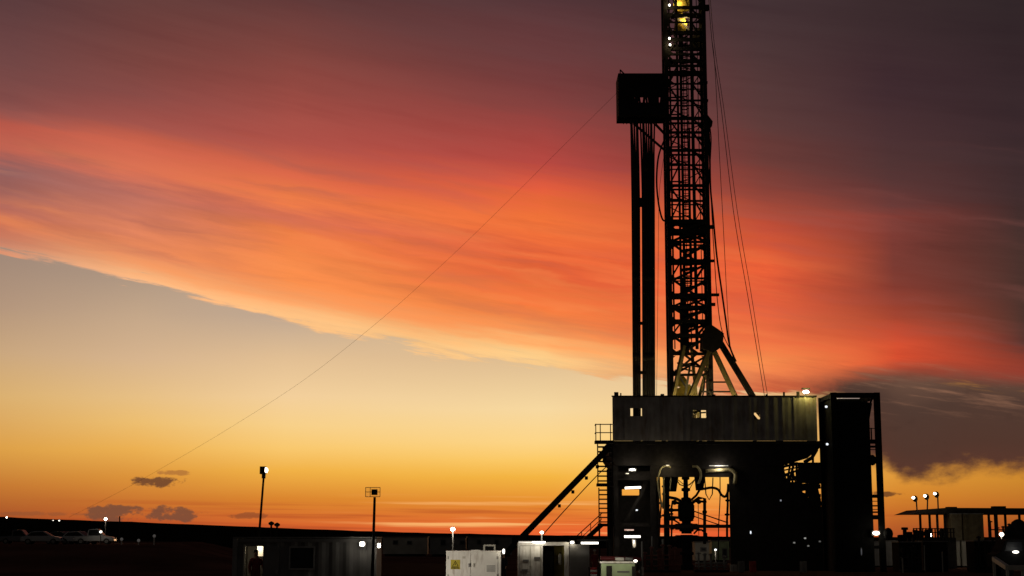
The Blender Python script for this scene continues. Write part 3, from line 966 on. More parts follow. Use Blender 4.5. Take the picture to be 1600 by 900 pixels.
# ------------------------------------------------------------------ cables and hoses
def cable(name, label, cat, pts, r, m=M_CABLE, group=None, n=6, d0=None):
    """a rope or hose through pixel points given their distance"""
    q = [P(*p) for p in pts]
    out = []
    for i in range(len(q) - 1):          # Catmull-Rom
        p0, p1, p2, p3 = q[max(i - 1, 0)], q[i], q[i + 1], q[min(i + 2, len(q) - 1)]
        for k in range(5):
            t = k / 5
            out.append(0.5 * ((2 * p1) + (p2 - p0) * t + (2 * p0 - 5 * p1 + 4 * p2 - p3) * t * t + (3 * p1 - p0 - 3 * p2 + p3) * t ** 3))
    out.append(q[-1])
    return tag(MB().tube(out, r, n).build(name, m, smooth=True), label, cat, group)
cable('guy_wire', 'long thin guy wire sloping from the racking board far down to the left horizon', 'guy wire',
      [(966, 143, 132), (880, 228, 138), (790, 318, 144), (700, 405, 150), (600, 495, 157), (480, 590, 165), (360, 668, 174), (250, 733, 183), (180, 772, 190), (108, 808, 198)], 0.011)
cable('mud_hose', 'black mud hose looping between the racked pipes and mast', 'hose',
      [(1042, 212, 132.6), (1034, 228, 132.4), (1028, 250, 132.4), (1026, 285, 132.4), (1029, 318, 132.4), (1034, 340, 132.4), (1039, 345, 132.5), (1043, 338, 132.8)], 0.085, M_RUBBER)
cable('kelly_hose', 'black hose hanging in a loop inside the lower mast', 'hose', [(1069, 380, 133.7), (1068, 420, 133.7), (1070, 445, 133.7), (1075, 452, 133.7), (1080, 440, 133.7), (1080, 400, 133.7), (1078, 330, 133.7), (1077, 200, 133.7)], 0.09, M_RUBBER)
cable('tag_line', 'thin slack line beside the mud hose left of the mast', 'rope', [(1039, 233, 132.6), (1031, 290, 132.5), (1029, 345, 132.5), (1028, 450, 132.5), (1026, 618, 132.5)], 0.018)
cable('drilling_line', 'faint cable beside the mast, curving down to the rig floor', 'cable', [(1112, 60, 134), (1117, 105, 134), (1124, 240, 134), (1131, 370, 134), (1136, 470, 134), (1141, 540, 134), (1150, 570, 134)], 0.028)
cable('service_hose', 'thick black service hose hanging close to the right mast leg', 'hose', [(1107, 196, 133), (1109, 230, 133), (1110, 290, 133), (1114, 335, 133), (1120, 400, 133), (1127, 450, 133), (1134, 500, 133), (1140, 540, 133), (1150, 565, 133)], 0.085, M_RUBBER)
cable('service_hose', 'second slacker hose between the mast leg and thick hose', 'hose', [(1106, 200, 133.4), (1112, 330, 133.4), (1116, 400, 133.4), (1121, 470, 133.4), (1129, 520, 133.4), (1147, 556, 133.4)], 0.04, M_RUBBER)
cable('service_hose', 'upper hose draped from the sheave bracket down the mast side', 'hose', [(1108, 192, 133.2), (1111, 215, 133.2), (1110, 245, 133.2), (1107, 300, 133.2), (1109, 360, 133.2)], 0.06, M_RUBBER)
cable('hoist_wire', 'nearer of two thin hoist wires fanning out right of the mast', 'wire', [(1104, -60, 134), (1112, 60, 133.8), (1127, 170, 133.6), (1146, 330, 133.2), (1168, 460, 132.8), (1180, 530, 132.5), (1195, 622, 132)], 0.03)
cable('hoist_wire', 'outermost thin hoist wire fanning out right of the mast', 'wire', [(1106, -60, 134.4), (1115, 60, 134.2), (1131, 170, 134), (1152, 330, 133.6), (1173, 455, 133.2), (1187, 545, 132.9), (1200, 622, 132.4)], 0.026)
cable('tensioned_cable', 'thin cable running parallel under the inclined ramp', 'cable', [(958, 720, 130), (930, 746, 129.5), (880, 800, 129), (846, 838, 128.4)], 0.045)

# ------------------------------------------------------------------ inclined ramp on the left
rp = thing('pipe_ramp', 'dark inclined pipe ramp sloping from the rig floor down to the left', 'ramp', P(820, 838, 130))
a, b_ = P(952, 700, 130.2), P(820, 836, 130.2)
dv = (b_ - a)
e = a + dv * ((0.25 - a.z) / dv.z)
MB().beam(a, e, 1.6, 0.42, up=(0, 1, 0)).build('ramp_bed', M_STEEL, rp) if False else MB().beam(a, e, 1.5, 0.40).build('ramp_bed', M_STEEL, rp)
for sgn in (-1, 1):
    o = Vector((0, sgn * 0.8, 0.22))
    MB().beam(a + o, e + o, 0.1, 0.3).build('ramp_side', M_STEEL, rp)
for t in (0.08, 0.17, 0.30, 0.46, 0.62):
    q = a + dv * t + Vector((0.18, 0, -0.35))
    MB().box(q.x - 0.1, q.x + 0.12, q.y - 0.5, q.y + 0.5, q.z - 0.12, q.z + 0.14).build('ramp_bracket', M_STEEL, rp)

# ------------------------------------------------------------------ stair tower on the left of the rig floor
stt = thing('stair_tower', 'narrow open stair tower with railed landings beside the left leg of the rig', 'stair', P(945, 838, 129.5))
YS = 129.5
def bx(px0, px1, py0, py1, y0, y1, name, m=M_STEEL):
    yy = (y0)
    return MB().box(X(px0, (py0 + py1) / 2, yy), X(px1, (py0 + py1) / 2, yy), y0, y1, Z(py1, yy), Z(py0, yy)).build(name, m, stt)
for (pa, pb, py) in ((930, 959, 690), (933, 958, 757), (935, 960, 820)):
    bx(pa, pb, py - 2, py + 2.5, YS, YS + 1.3, 'landing')
for px in (931, 938, 954):
    bx(px - 0.7, px + 0.7, 662, 690, YS, YS + 0.08, 'rail_post')
for py in (663, 676):
    bx(930, 957, py - 0.7, py + 0.7, YS, YS + 0.08, 'handrail')
    bx(930.2, 931.4, py - 0.7, py + 0.7, YS + 0.1, YS + 1.3, 'handrail')
for px in (931, 954):
    bx(px - 0.7, px + 0.7, 662, 690, YS + 1.2, YS + 1.28, 'rail_post')
for (pa, pb, y0, y1, n) in ((934, 957, 694, 755, 8), (936, 958, 762, 819, 8)):
    for px in (pa, pb):
        bx(px - 0.9, px + 0.9, y0, y1, YS, YS + 0.12, 'stringer')
        bx(px - 0.9, px + 0.9, y0, y1, YS + 1.0, YS + 1.1, 'stringer')
    for k in range(n):
        py = y0 + (y1 - y0) * (k + 0.5) / n
        bx(pa + 0.5, pb - 0.5, py - 0.9, py + 0.9, YS + 0.12 * k / n, YS + 1.0, 'tread')
bx(934, 937, 690, 900, YS + 1.1, YS + 1.25, 'support_post') if False else None
for px in (937, 957):
    MB().box(X(px, 830, YS) - 0.07, X(px, 830, YS) + 0.07, YS + 0.4, YS + 0.54, 0.02, Z(819, YS)).build('support_post', M_STEEL, stt)
p0, p1 = P(940, 820, YS), P(905, 852, YS)
MB().beam(p0, p1, 1.0, 0.36).build('lower_flight', M_STEEL, stt)
pe = p1 + (p1 - p0) * ((0.2 - p1.z) / (p1.z - p0.z))
MB().beam(p1, pe, 1.0, 0.36).build('lower_flight', M_STEEL, stt)
for off, w in ((0.95, 0.08), (0.5, 0.06)):
    MB().beam(p0 + Vector((0, -0.5, off)), pe + Vector((0, -0.5, off)), w).build('handrail', M_STEEL, stt)
for t in (0.05, 0.5, 0.9):
    q = p0 + (p1 - p0) * t + Vector((0, -0.5, 0))
    MB().beam(q, q + Vector((0, 0, 0.98)), 0.06).build('rail_post', M_STEEL, stt)

# ------------------------------------------------------------------ blowout preventer in the middle opening
YB = 134.5
bx0 = X(1072, 790, YB)
def ZBp(py): return Z(py, YB)
bop = thing('blowout_preventer', 'black flanged blowout preventer stack standing under the rig floor', 'blowout preventer', (bx0, YB, 0))
def lat(name, prof, n=20):
    return MB().lathe((bx0, YB, 0), [(r, z) for r, z in prof], n).build(name, M_BLACK, bop)
lat('bell_nipple', [(0.22, ZBp(779)), (0.22, ZBp(768)), (0.38, ZBp(767)), (0.38, ZBp(763)), (0.2, ZBp(762)), (0.2, ZBp(750)), (0.34, ZBp(749)), (0.34, ZBp(744)), (0.24, ZBp(743))])
lat('annular_preventer', [(0.62, ZBp(812)), (0.72, ZBp(808)), (0.72, ZBp(790)), (0.60, ZBp(785)), (0.42, ZBp(782)), (0.42, ZBp(778)), (0.25, ZBp(777))])
lat('drilling_spool', [(0.45, ZBp(834)), (0.45, ZBp(831)), (0.62, ZBp(830)), (0.62, ZBp(826)), (0.40, ZBp(825)), (0.40, ZBp(815)), (0.62, ZBp(814)), (0.62, ZBp(811))])
lat('wellhead', [(0.55, 0.05), (0.55, 0.5), (0.42, 0.55), (0.42, 1.3), (0.6, 1.35), (0.6, 1.55), (0.42, 1.6), (0.42, ZBp(846))])
for py in (841, 823):
    z = ZBp(py)
    MB().box(bx0 - 0.55, bx0 + 0.55, YB - 0.45, YB + 0.45, z - 0.3, z + 0.3).build('ram_body', M_BLACK, bop, bevel=0.08)
    for s_ in (-1, 1):
        MB().lathe((bx0, YB, z), [(0.27, s_ * 0.5), (0.27, s_ * 0.95), (0.2, s_ * 0.98), (0.2, s_ * 1.1)], 14, 'x').build('ram_bonnet', M_BLACK, bop)
for (pts, r, nm) in (([(1045, 777), (1056, 779), (1064, 783)], 0.13, 'kill_line'), ([(1050, 784), (1064, 787)], 0.12, 'kill_line'), ([(1080, 787), (1092, 778), (1101, 779), (1101, 850)], 0.14, 'choke_line'),
                     ([(1078, 783), (1088, 774), (1094, 764)], 0.10, 'choke_line'), ([(1047, 797), (1066, 797)], 0.12, 'valve_pipe'), ([(1046, 808), (1062, 809)], 0.12, 'valve_pipe'), ([(1082, 783), (1104, 784)], 0.1, 'valve_pipe')):
    MB().tube([P(px, py, YB) for px, py in pts], r, 8).build(nm, M_BLACK, bop)
for px, py, r in ((1054, 785, 0.22), (1049, 797, 0.2), (1092, 784, 0.2), (1101, 800, 0.2), (1046, 809, 0.2)):
    q = P(px, py, YB - 0.3)
    MB().lathe(q, [(r * 0.3, -0.12), (r, -0.1), (r, 0.1), (r * 0.3, 0.12)], 12, 'y').build('hand_wheel', M_BLACK, bop)
for a, b_ in (((1072, 760), (1050, 742)), ((1073, 760), (1096, 742)), ((1073, 772), (1088, 745))):
    MB().tube([P(a[0], a[1], YB), P(b_[0], b_[1], YB)], 0.035, 6).build('turnbuckle', M_BLACK, bop)

# things that hang under the floor
hg = thing('under_floor_hoist', 'black hoist trolley hanging left of the blowout preventer', 'hoist', P(1049, 735, YB))
MB().prism([(X(1043, 745, YB), ZBp(742)), (X(1060, 745, YB), ZBp(742)), (X(1056, 768, YB), ZBp(768)), (X(1046, 768, YB), ZBp(768))], YB - 0.4, YB + 0.4).build('hoist_body', M_BLACK, hg)
MB().tube([P(1050, 742, YB), P(1050, 725, YB)], 0.12).build('hanger', M_BLACK, hg)
h2 = move_copy(hg, hg.location + Vector((X(1093, 745, YB) - X(1051, 745, YB), 0, 0.1)), 'black hoist trolley hanging right of the blowout preventer')
hg['group'] = h2['group'] = 'hoists under the rig floor'
# standing post and bent hoses
po = thing('standpipe', 'dark vertical standpipe with a pale hose, left of the blowout preventer', 'standpipe', (X(1041, 800, YB), YB, 0))
MB().tube([(X(1041, 800, YB), YB, 0.02), P(1041, 745, YB)], 0.26, 10).build('pipe', M_BLACK, po)
for py in (760, 790, 805, 822):
    MB().lathe((X(1041, 800, YB), YB, ZBp(py)), [(0.27, -0.08), (0.36, -0.07), (0.36, 0.07), (0.27, 0.08)], 12).build('flange', M_BLACK, po)
MB().tube([P(1029, 850, YB - 1), P(1029, 800, YB - 1), P(1028, 760, YB - 1), P(1029, 744, YB - 1)], 0.10).build('side_pipe', M_STEEL, po)
cable('choke_hose', 'tan hose bending over at the left edge of the opening under the rig floor', 'hose', [(1035, 792, 131.6), (1031, 775, 131.5), (1028, 755, 131.4), (1030, 740, 131.3), (1034, 731, 131.3), (1041, 728, 131.3), (1048, 730, 131.4)], 0.075, M_TAN, 'hoses under the rig floor', 8)
cable('choke_hose', 'tan pipe beside the standpipe in the left of the opening', 'hose', [(1038, 800, 131.8), (1038, 770, 131.6), (1037, 750, 131.6), (1044, 734, 131.6), (1048, 745, 131.6), (1047, 765, 131.6)], 0.06, M_TAN, 'hoses under the rig floor', 8)
cable('choke_hose', 'grey tan hose arching over the right hoist trolley', 'hose', [(1082, 729, 131.3), (1089, 729, 131.3), (1094, 736, 131.3), (1095, 745, 131.4), (1091, 756, 131.4)], 0.10, M_TAN, 'hoses under the rig floor', 8)
cable('flow_line', 'thick tan flow line elbowing down at the right of the opening', 'pipe', [(1103, 736, 131.3), (1125, 735, 131.3), (1141, 734, 131.3), (1149, 741, 131.3), (1148, 756, 131.3)], 0.17, M_TAN, None, 10)
cable('slack_hose', 'black slack hose looping across the right of the opening', 'hose', [(1099, 764, 133), (1112, 762, 133), (1122, 765, 133), (1127, 773, 133), (1133, 776, 133), (1137, 769, 133), (1138, 756, 133)], 0.11, M_RUBBER, None, 8)
cable('hanging_cable', 'thin black cable hanging straight down right of the blowout preventer', 'cable', [(1125, 740, 133), (1125, 780, 133), (1123, 820, 133), (1122, 880, 133)], 0.05, M_RUBBER)
cable('hanging_cable', 'short thin cable hanging near the choke line', 'cable', [(1091, 780, 133), (1091, 800, 133), (1092, 838, 133)], 0.03, M_RUBBER)

# ------------------------------------------------------------------ tall dark tower at the right of the rig
YT = 128.0
tw = thing('mud_gas_tower', 'tall black clad tower with an open right column at the right of the rig', 'tower', (X(1330, 890, YT), YT, 0))
ZT = Z(613.5, YT)
def tb(px0, px1, py0, py1, y0, y1, name, m=M_BLACK):
    return MB().box(X(px0, (py0 + py1) / 2, y0), X(px1, (py0 + py1) / 2, y0), y0, y1, max(0.03, Z(py1, y0)), Z(py0, y0)).build(name, m, tw)
xa, xb, xc = X(1302, 620, YT), X(1360, 620, YT), X(1374.5, 620, YT)
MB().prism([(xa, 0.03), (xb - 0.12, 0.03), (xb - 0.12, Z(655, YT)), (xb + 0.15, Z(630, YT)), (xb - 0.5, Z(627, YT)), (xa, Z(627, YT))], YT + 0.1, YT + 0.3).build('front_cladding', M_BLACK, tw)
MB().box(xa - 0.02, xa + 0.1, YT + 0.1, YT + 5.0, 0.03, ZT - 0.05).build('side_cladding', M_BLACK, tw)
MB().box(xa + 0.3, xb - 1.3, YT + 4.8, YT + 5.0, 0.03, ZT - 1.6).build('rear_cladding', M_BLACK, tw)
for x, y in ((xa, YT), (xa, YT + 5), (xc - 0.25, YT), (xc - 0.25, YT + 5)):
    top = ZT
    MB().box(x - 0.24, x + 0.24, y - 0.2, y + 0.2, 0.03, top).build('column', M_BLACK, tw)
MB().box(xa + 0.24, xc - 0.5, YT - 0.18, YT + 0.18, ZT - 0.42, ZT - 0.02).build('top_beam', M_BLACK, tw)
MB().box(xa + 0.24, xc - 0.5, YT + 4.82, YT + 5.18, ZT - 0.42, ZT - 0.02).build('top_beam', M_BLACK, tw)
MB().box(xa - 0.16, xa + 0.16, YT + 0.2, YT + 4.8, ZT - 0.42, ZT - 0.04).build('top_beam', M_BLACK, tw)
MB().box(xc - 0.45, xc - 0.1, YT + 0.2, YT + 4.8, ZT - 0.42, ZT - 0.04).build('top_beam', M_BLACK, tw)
MB().beam((xb - 0.2, YT, Z(640, YT)), (xc - 0.6, YT, ZT - 0.3), 0.14).build('knee_brace', M_BLACK, tw)
for py, h in ((689, 0.3), (697, 0.12), (775, 0.25), (790, 0.1), (800, 0.12), (808, 0.35), (855, 0.25)):
    MB().box(xb - 0.1, xc - 0.2, YT + 0.3, YT + 1.4, Z(py, YT) - h / 2, Z(py, YT) + h / 2).build('landing', M_BLACK, tw)
for py in (669, 702, 783, 796):
    MB().box(xb - 0.1, xc - 0.2, YT + 0.3, YT + 0.36, Z(py, YT) - 0.03, Z(py, YT) + 0.03).build('handrail', M_BLACK, tw)
MB().box(X(1362, 680, YT), X(1364, 680, YT), YT + 0.3, YT + 0.36, Z(690, YT), Z(668, YT)).build('rail_post', M_BLACK, tw)
MB().ball(P(1363, 719, YT), (0.35, 0.3, 0.45)).build('valve_box', M_BLACK, tw)
MB().ball(P(1388, 834, YT - 0.5), (0.4, 0.4, 0.5)).build('valve_box', M_BLACK, tw)

# ------------------------------------------------------------------ lamps
def bulkhead(px, py, d, w, h, label, e=None, light=0, color=(1, 0.88, 0.66), group=None, drop=0.0, name='lamp', dy=-0.25):
    """a round lamp: housing and bulb"""
    c = P(px, py, d)
    t = thing(name, label, 'lamp', c, group)
    MB().box(c.x - w * 0.6, c.x + w * 0.6, c.y + 0.02, c.y + 0.14, c.z - h * 0.6, c.z + h * 0.6).build('lamp_housing', M_DGREY, t)
    MB().ball(c, (w / 2, 0.12, h / 2), 10).build('bulb', e or E_WHITE, t, True)
    if light:
        lamp(t, (c.x, c.y + dy, c.z - drop), light, color)
    return t

def tube_light(px, py, d, length, r, label, e=None, light=0, group='fluorescent tube lights', tilt=0.0):
    c = P(px, py, d)
    t = thing('tube_light', label, 'tube light', c, group)
    a, b_ = c + Vector((-length / 2, 0, -tilt)), c + Vector((length / 2, 0, tilt))
    MB().tube([a, b_], r, 8).build('tube', e or E_TUBE, t, True)
    MB().box(a.x, b_.x, c.y + r, c.y + r + 0.08, c.z - r, c.z + r * 1.3).build('fitting', M_DGREY, t)
    if light:
        lamp(t, (c.x, c.y - 0.3, c.z - 0.2), light, (1, 0.9, 0.72), 0.3)
    return t

# yellow-green lamp over the right end of the wind wall
c = P(1259, 612.5, YF)
t = thing('wall_lamp', 'bright lamp on the top right end of the grey wind wall', 'lamp', (c.x, YF, ZW))
MB().box(c.x - 0.34, c.x + 0.34, YF - 0.25, YF + 0.1, c.z + 0.22, c.z + 0.34).build('lamp_hood', M_STEEL, t)
MB().box(c.x - 0.09, c.x + 0.09, YF - 0.05, YF + 0.1, ZW + 0.1, c.z - 0.2).build('bracket', M_STEEL, t)
MB().ball((c.x, YF - 0.1, c.z), (0.26, 0.2, 0.13)).build('bulb', E_WHITE, t, True)
lamp(t, (c.x, YF - 0.5, c.z - 0.05), 85, (1.0, 0.84, 0.20), 0.1)

bulkhead(988, 734, YF - 0.3, 0.55, 0.18, 'small bright lamp under the left end of the rig floor', E_TUBE2, 30)
bulkhead(980, 740, YF - 0.1, 0.3, 0.10, 'dim lamp left of the bright one under the rig floor', E_DIM2, 0)
tube_light(989, 762, YF - 0.3, 1.35, 0.09, 'upper tube light inside the left leg of the rig', E_TUBE, 30, tilt=0.03)
tube_light(988, 838.5, YF - 0.3, 1.35, 0.09, 'lower tube light inside the left leg of the rig', E_TUBE, 30)
bulkhead(991, 850, YF - 0.5, 0.26, 0.6, 'pale lit lamp under the lower tube light', E_DIM2, 0)
bulkhead(995, 797, YF + 0.2, 0.2, 0.12, 'tiny lamp halfway up the left rig leg', E_DIM, 0)
tube_light(983, 828, YF + 0.2, 0.8, 0.06, 'faint reddish tube light above the lower tube light', emit('reddish_tube', (0.8, 0.45, 0.35), 0.6), 0)
tube_light(1123, 727.5, YF + 0.2, 1.6, 0.04, 'thin tube light under the floor girder above the opening', emit('dim_tube', (0.9, 0.85, 0.7), 0.6), 45)
bulkhead(1043, 727, YF + 0.1, 0.3, 0.08, 'small lamp under the floor girder at the left of the opening', E_DIM2, 30, (1, 0.85, 0.5), dy=-0.6, drop=0.3)
# lamps shining up inside the rig floor and in the mast
fl = thing('floor_lamp', 'hidden yellow work lamp on the rig floor lighting the mast foot', 'lamp', (X(1076, 640, 131.9), 131.9, ZD))
MB().box(fl.location.x - 0.15, fl.location.x + 0.15, 131.8, 132.0, ZD + 0.02, ZD + 2.4).build('lamp_stand', M_STEEL, fl)
MB().ball((fl.location.x, 131.75, ZD + 2.55), 0.14).build('bulb', E_TUBE2, fl, True)
lamp(fl, (fl.location.x, 131.5, ZD + 2.6), 330, (1.0, 0.78, 0.34), 0.15)
lamp(fl, (fl.location.x + 3.2, 131.4, ZD + 2.6), 150, (1.0, 0.78, 0.34), 0.15)
for px, py, lab in ((1047, 70, 'lower bright lamp on the left mast leg near the top'), (1046, 60, 'middle bright lamp on the left mast leg near the top'), (1046, 8, 'highest bright lamp on the left mast leg')):
    t = bulkhead(px, py, YM0 - 0.25, 0.18, 0.2, lab, E_TUBE2, 14 if py != 60 else 0, (1, 0.8, 0.4), 'lamps on the mast')
lamp(td, (XM(1070, 35), 133.25, ZM(33)), 60, (1.0, 0.72, 0.28), 0.2)
lamp(td, (XM(1058, 5), 133.25, ZM(8)), 50, (1.0, 0.75, 0.35), 0.2)
bulkhead(1291, 635.5, YT + 1.6, 0.22, 0.2, 'upper small pale lamp on the side of the black tower', E_DIM, 0)
bulkhead(1292.5, 694, YT + 1.6, 0.22, 0.2, 'lower small pale lamp on the side of the black tower', E_DIM, 0)
bulkhead(1173, 832, YF + 0.3, 0.12, 0.26, 'tiny white lamp low on the black right leg of the rig', E_DIM, 0)
bulkhead(1220, 782, YF + 0.3, 0.14, 0.16, 'tiny dim lamp left of the lower grating', emit('faint_lamp', (0.8, 0.85, 1.0), 0.25), 0)
bulkhead(1369, 833, YT - 0.3, 0.55, 0.30, 'white lamp at the foot of the black tower, between its columns', E_FAR, 12)
tube_light(1324, 622.5, YT + 4.7, 2.1, 0.03, 'thin added glow in the slit under the top beam of the black tower', emit('slit_glow', (0.9, 0.7, 0.6), 0.35), 0)  # glowing strip added to brighten the slit, not a real tube

# light poles
def pole_light(px0, py0, px1, d, label, kind):
    h = P(px0, py0, d)
    foot = Vector((X(px1, 840, d), d, 0.02))
    t = thing('light_pole', label, 'light pole', foot)
    # real lean: keep head point, pole foot under it with the tilt it has
    MB().tube([foot, foot + (h - foot) * 0.5, h + Vector((0, 0, -0.15))], [0.075, 0.06, 0.05], 8).build('pole', M_STEEL, t, True)
    return t, h
t, h = pole_light(412.5, 736, 400, 76, 'tall leaning light pole with a lit lamp behind the left cabin', 'flood')
MB().box(h.x - 0.18, h.x + 0.08, 75.8, 76.25, h.z - 0.15, h.z + 0.22).build('lamp_head', M_BLACK, t)
MB().ball((h.x + 0.11, 75.95, h.z + 0.04), (0.09, 0.12, 0.12)).build('bulb', E_FAR, t, True)
MB().box(h.x - 0.09, h.x + 0.07, 75.9, 76.1, h.z - 0.36, h.z - 0.15).build('bracket', M_STEEL, t)
t, h = pole_light(585.5, 771, 582, 62.0, 'slim pole with a square wire framed lamp in front of the left cabin', 'panel')
w = 0.29
fr = MB()
cx, cz = X(582.5, 770, 62), Z(769.5, 62)
for (a, b_) in (((cx - w, cz + 0.2), (cx + w, cz + 0.2)), ((cx - w, cz - 0.17), (cx + w, cz - 0.17)), ((cx - w, cz - 0.17), (cx - w, cz + 0.2)), ((cx + w, cz - 0.17), (cx + w, cz + 0.2)), ((cx - w, cz + 0.02), (cx + w, cz + 0.02)), ((cx - w * .35, cz - .17), (cx - w * .35, cz + .2))):
    fr.beam((a[0], 62, a[1]), (b_[0], 62, b_[1]), 0.022)
for k in range(1, 12):
    fx_ = cx - w + 2 * w * k / 12
    fr.beam((fx_, 62.02, cz - 0.17), (fx_, 62.02, cz + 0.2), 0.006)
fr.build('wire_frame', M_CREAM, t)
MB().box(h.x - 0.12, h.x + 0.1, 61.85, 62.1, h.z - 0.06, h.z + 0.16).build('lamp_head', M_BLACK, t)

def yard_lamp(px, py, d, r, label, light, post=True, foot_z=0.02, e=None):
    c = P(px, py, d)
    t = thing('yard_lamp', label, 'yard lamp', (c.x, d, foot_z), 'yard lamps')
    if post:
        MB().tube([(c.x, d + 0.1, foot_z), (c.x, d + 0.1, c.z - r)], 0.05, 8).build('pole', M_STEEL if px < 300 else M_DGREY, t)
    MB().ball(c, (r, r * 0.7, r * 0.8)).build('bulb', e or E_FAR, t, True)
    MB().box(c.x - r * 0.7, c.x + r * 0.7, d + 0.02, d + r + 0.15, c.z + r * 0.55, c.z + r * 1.05).build('lamp_hood', M_DGREY, t)
    if light:
        lamp(t, (c.x, d - r - 0.2, c.z - r - 0.1), light, (1, 0.88, 0.7), 0.3)
    return t
yard_lamp(707.5, 827, 108, 0.16, 'bright white yard lamp on a pole behind the white cabinet', 60)
yard_lamp(846.5, 832, 100, 0.11, 'white yard lamp just above the white container roof', 25)
yard_lamp(165, 811, 205, 0.21, 'brightest yard lamp standing above the parked cars', 120, foot_z=2)
yard_lamp(157.5, 831, 172, 0.16, 'small low lamp at the right end of the parked cars', 10, foot_z=2, e=E_TUBE)
yard_lamp(10.5, 808.5, 420, 0.26, 'tiny lamp on the far ridge at the left edge', 0, True, 4, E_TUBE2)
yard_lamp(92.5, 813.5, 420, 0.20, 'faint far lamp on the ridge above the parked cars', 0, True, 4, E_TUBE)
yard_lamp(83, 813.2, 430, 0.12, 'faintest far lamp on the ridge left of another', 0, True, 4, E_TUBE)
yard_lamp(1455, 836, 145, 0.17, 'warm white lamp low under the left end of the tank roof', 60)
yard_lamp(1565, 835, 140, 0.2, 'bright lamp under the tank roof at the far right', 70)
for px, py, lab in ((190, 844, 'pale marker post nearest the parked cars'), (216.5, 846, 'pale marker post in the middle of the three'), (241, 839, 'pale marker post furthest right of the three')):
    c = P(px, py, 165)
    t = thing('marker_post', lab, 'marker post', (c.x, 165, 2), 'marker posts by the car park')
    MB().tube([(c.x, 165, 1.6), (c.x, 165, c.z)], 0.07, 8).build('post', M_WHITE, t)
    MB().ball((c.x, 165, c.z + 0.1), 0.17).build('reflector', emit('reflector_glow', (0.8, 0.75, 0.7), 0.05), t)  # weak emission stands in for light thrown back by the reflector
c = P(187, 815, 230)
tag(MB().tube([(P(187, 840, 230).x, 230, 1.8), P(187, 806.5, 230)], 0.09, 8).build('utility_post', M_STEEL), 'thin dark post right of the brightest lamp on the left', 'post')

# ------------------------------------------------------------------ left cabin with the lit doorway
YC = 63.0
cx0, cx1 = X(364, 870, YC), X(588, 870, YC)
cz0, cz1 = 0.30, 2.80
cab = thing('site_cabin', 'long dim grey site cabin with an open lit doorway at its left', 'cabin', (cx0, YC, 0))
dx0, dx1, dz0, dz1 = X(383, 870, YC), X(411, 870, YC), 0.45, Z(853.5, YC)
b = MB()
def ribs(b, xa, xb, za, zb, y, step=0.14, dep=0.035):
    n = max(2, round((xb - xa) / step))
    o = len(b.v)
    for i in range(n + 1):
        x = xa + (xb - xa) * i / n
        yy = y + (dep if (i // 2) % 2 else 0)
        b.v += [(x, yy, za), (x, yy, zb), (x, y + 0.08, za), (x, y + 0.08, zb)]
    for i in range(n):
        k = o + 4 * i
        b.f += [(k, k + 4, k + 5, k + 1), (k + 2, k + 3, k + 7, k + 6), (k + 1, k + 5, k + 7, k + 3), (k, k + 2, k + 6, k + 4)]
    k = o + 4 * n
    b.f += [(o, o + 1, o + 3, o + 2), (k, k + 2, k + 3, k + 1)]
ribs(b, cx0 + 0.1, dx0, cz0 + 0.12, cz1 - 0.12, YC)
ribs(b, dx1, cx1 - 0.1, cz0 + 0.12, cz1 - 0.12, YC)
b.box(dx0, dx1, YC, YC + 0.08, dz1, cz1 - 0.12)
b.build('front_wall', M_DGREY, cab)
b = MB()
b.box(cx0, cx0 + 0.08, YC + 0.1, YC + 2.4, cz0, cz1 - 0.05)
b.box(cx1 - 0.08, cx1, YC + 0.1, YC + 2.4, cz0, cz1 - 0.05)
b.box(cx0, cx1, YC + 2.4, YC + 2.46, cz0, cz1 - 0.05)
b.build('side_wall', M_DGREY, cab)
MB().box(cx0 - 0.02, cx1 + 0.02, YC - 0.05, YC + 2.5, cz1 - 0.03, cz1 + 0.03).build('roof', M_DGREY, cab)
MB().box(cx0 + 0.02, cx1 - 0.02, YC - 0.03, YC + 2.4, cz0, cz0 + 0.13).build('floor', M_DGREY, cab)
for x in (cx0 + 0.08, cx1 - 0.08):
    MB().box(x - 0.09, x + 0.09, YC - 0.07, YC + 0.1, 0.1, cz1 - 0.04).build('corner_post', M_GREY, cab)
MB().box(cx0 + 0.18, cx1 - 0.18, YC - 0.06, YC - 0.01, cz1 - 0.19, cz1 - 0.05).build('top_rail', M_DGREY, cab)
MB().box(dx0 - 0.07, dx0, YC - 0.04, YC + 0.12, dz0, dz1 + 0.07).build('door_frame', M_CREAM, cab)
MB().box(dx1, dx1 + 0.05, YC - 0.04, YC + 0.12, dz0, dz1 + 0.07).build('door_frame', M_DGREY, cab)
dr = MB().box(dx1 + 0.06, dx1 + 0.66, YC - 0.13, YC - 0.09, dz0, dz1).build('door', M_DGREY, cab)
MB().box(dx1 + 0.55, dx1 + 0.62, YC - 0.18, YC - 0.135, 1.35, 1.5).build('handle', M_GREY, dr)
wx0, wx1, wz0, wz1 = X(454, 870, YC), X(490, 870, YC), Z(888, YC), Z(856, YC)
wf = MB()
for a, b_, c_, d_ in ((wx0 - .06, wx1 + .06, wz1, wz1 + .06), (wx0 - .06, wx1 + .06, wz0 - .06, wz0), (wx0 - .06, wx0, wz0, wz1), (wx1, wx1 + .06, wz0, wz1)):
    wf.box(a, b_, YC - 0.06, YC - 0.01, c_, d_)
wf = wf.build('window', M_GREY, cab)
MB().box(wx0, wx1, YC - 0.035, YC - 0.02, wz0, wz1).build('pane', M_GLASS, wf)
MB().box(cx0 + 0.2, cx0 + 2.6, YC + 2.28, YC + 2.36, cz0 + 0.15, cz1 - 0.1).build('inner_wall', M_GREY, cab)
MB().box(X(402, 860, YC + 1.2), X(412, 860, YC + 1.2), YC + 1.2, YC + 1.26, Z(869, YC + 1.2), Z(852, YC + 1.2)).build('light_panel', E_ROOM, cab)
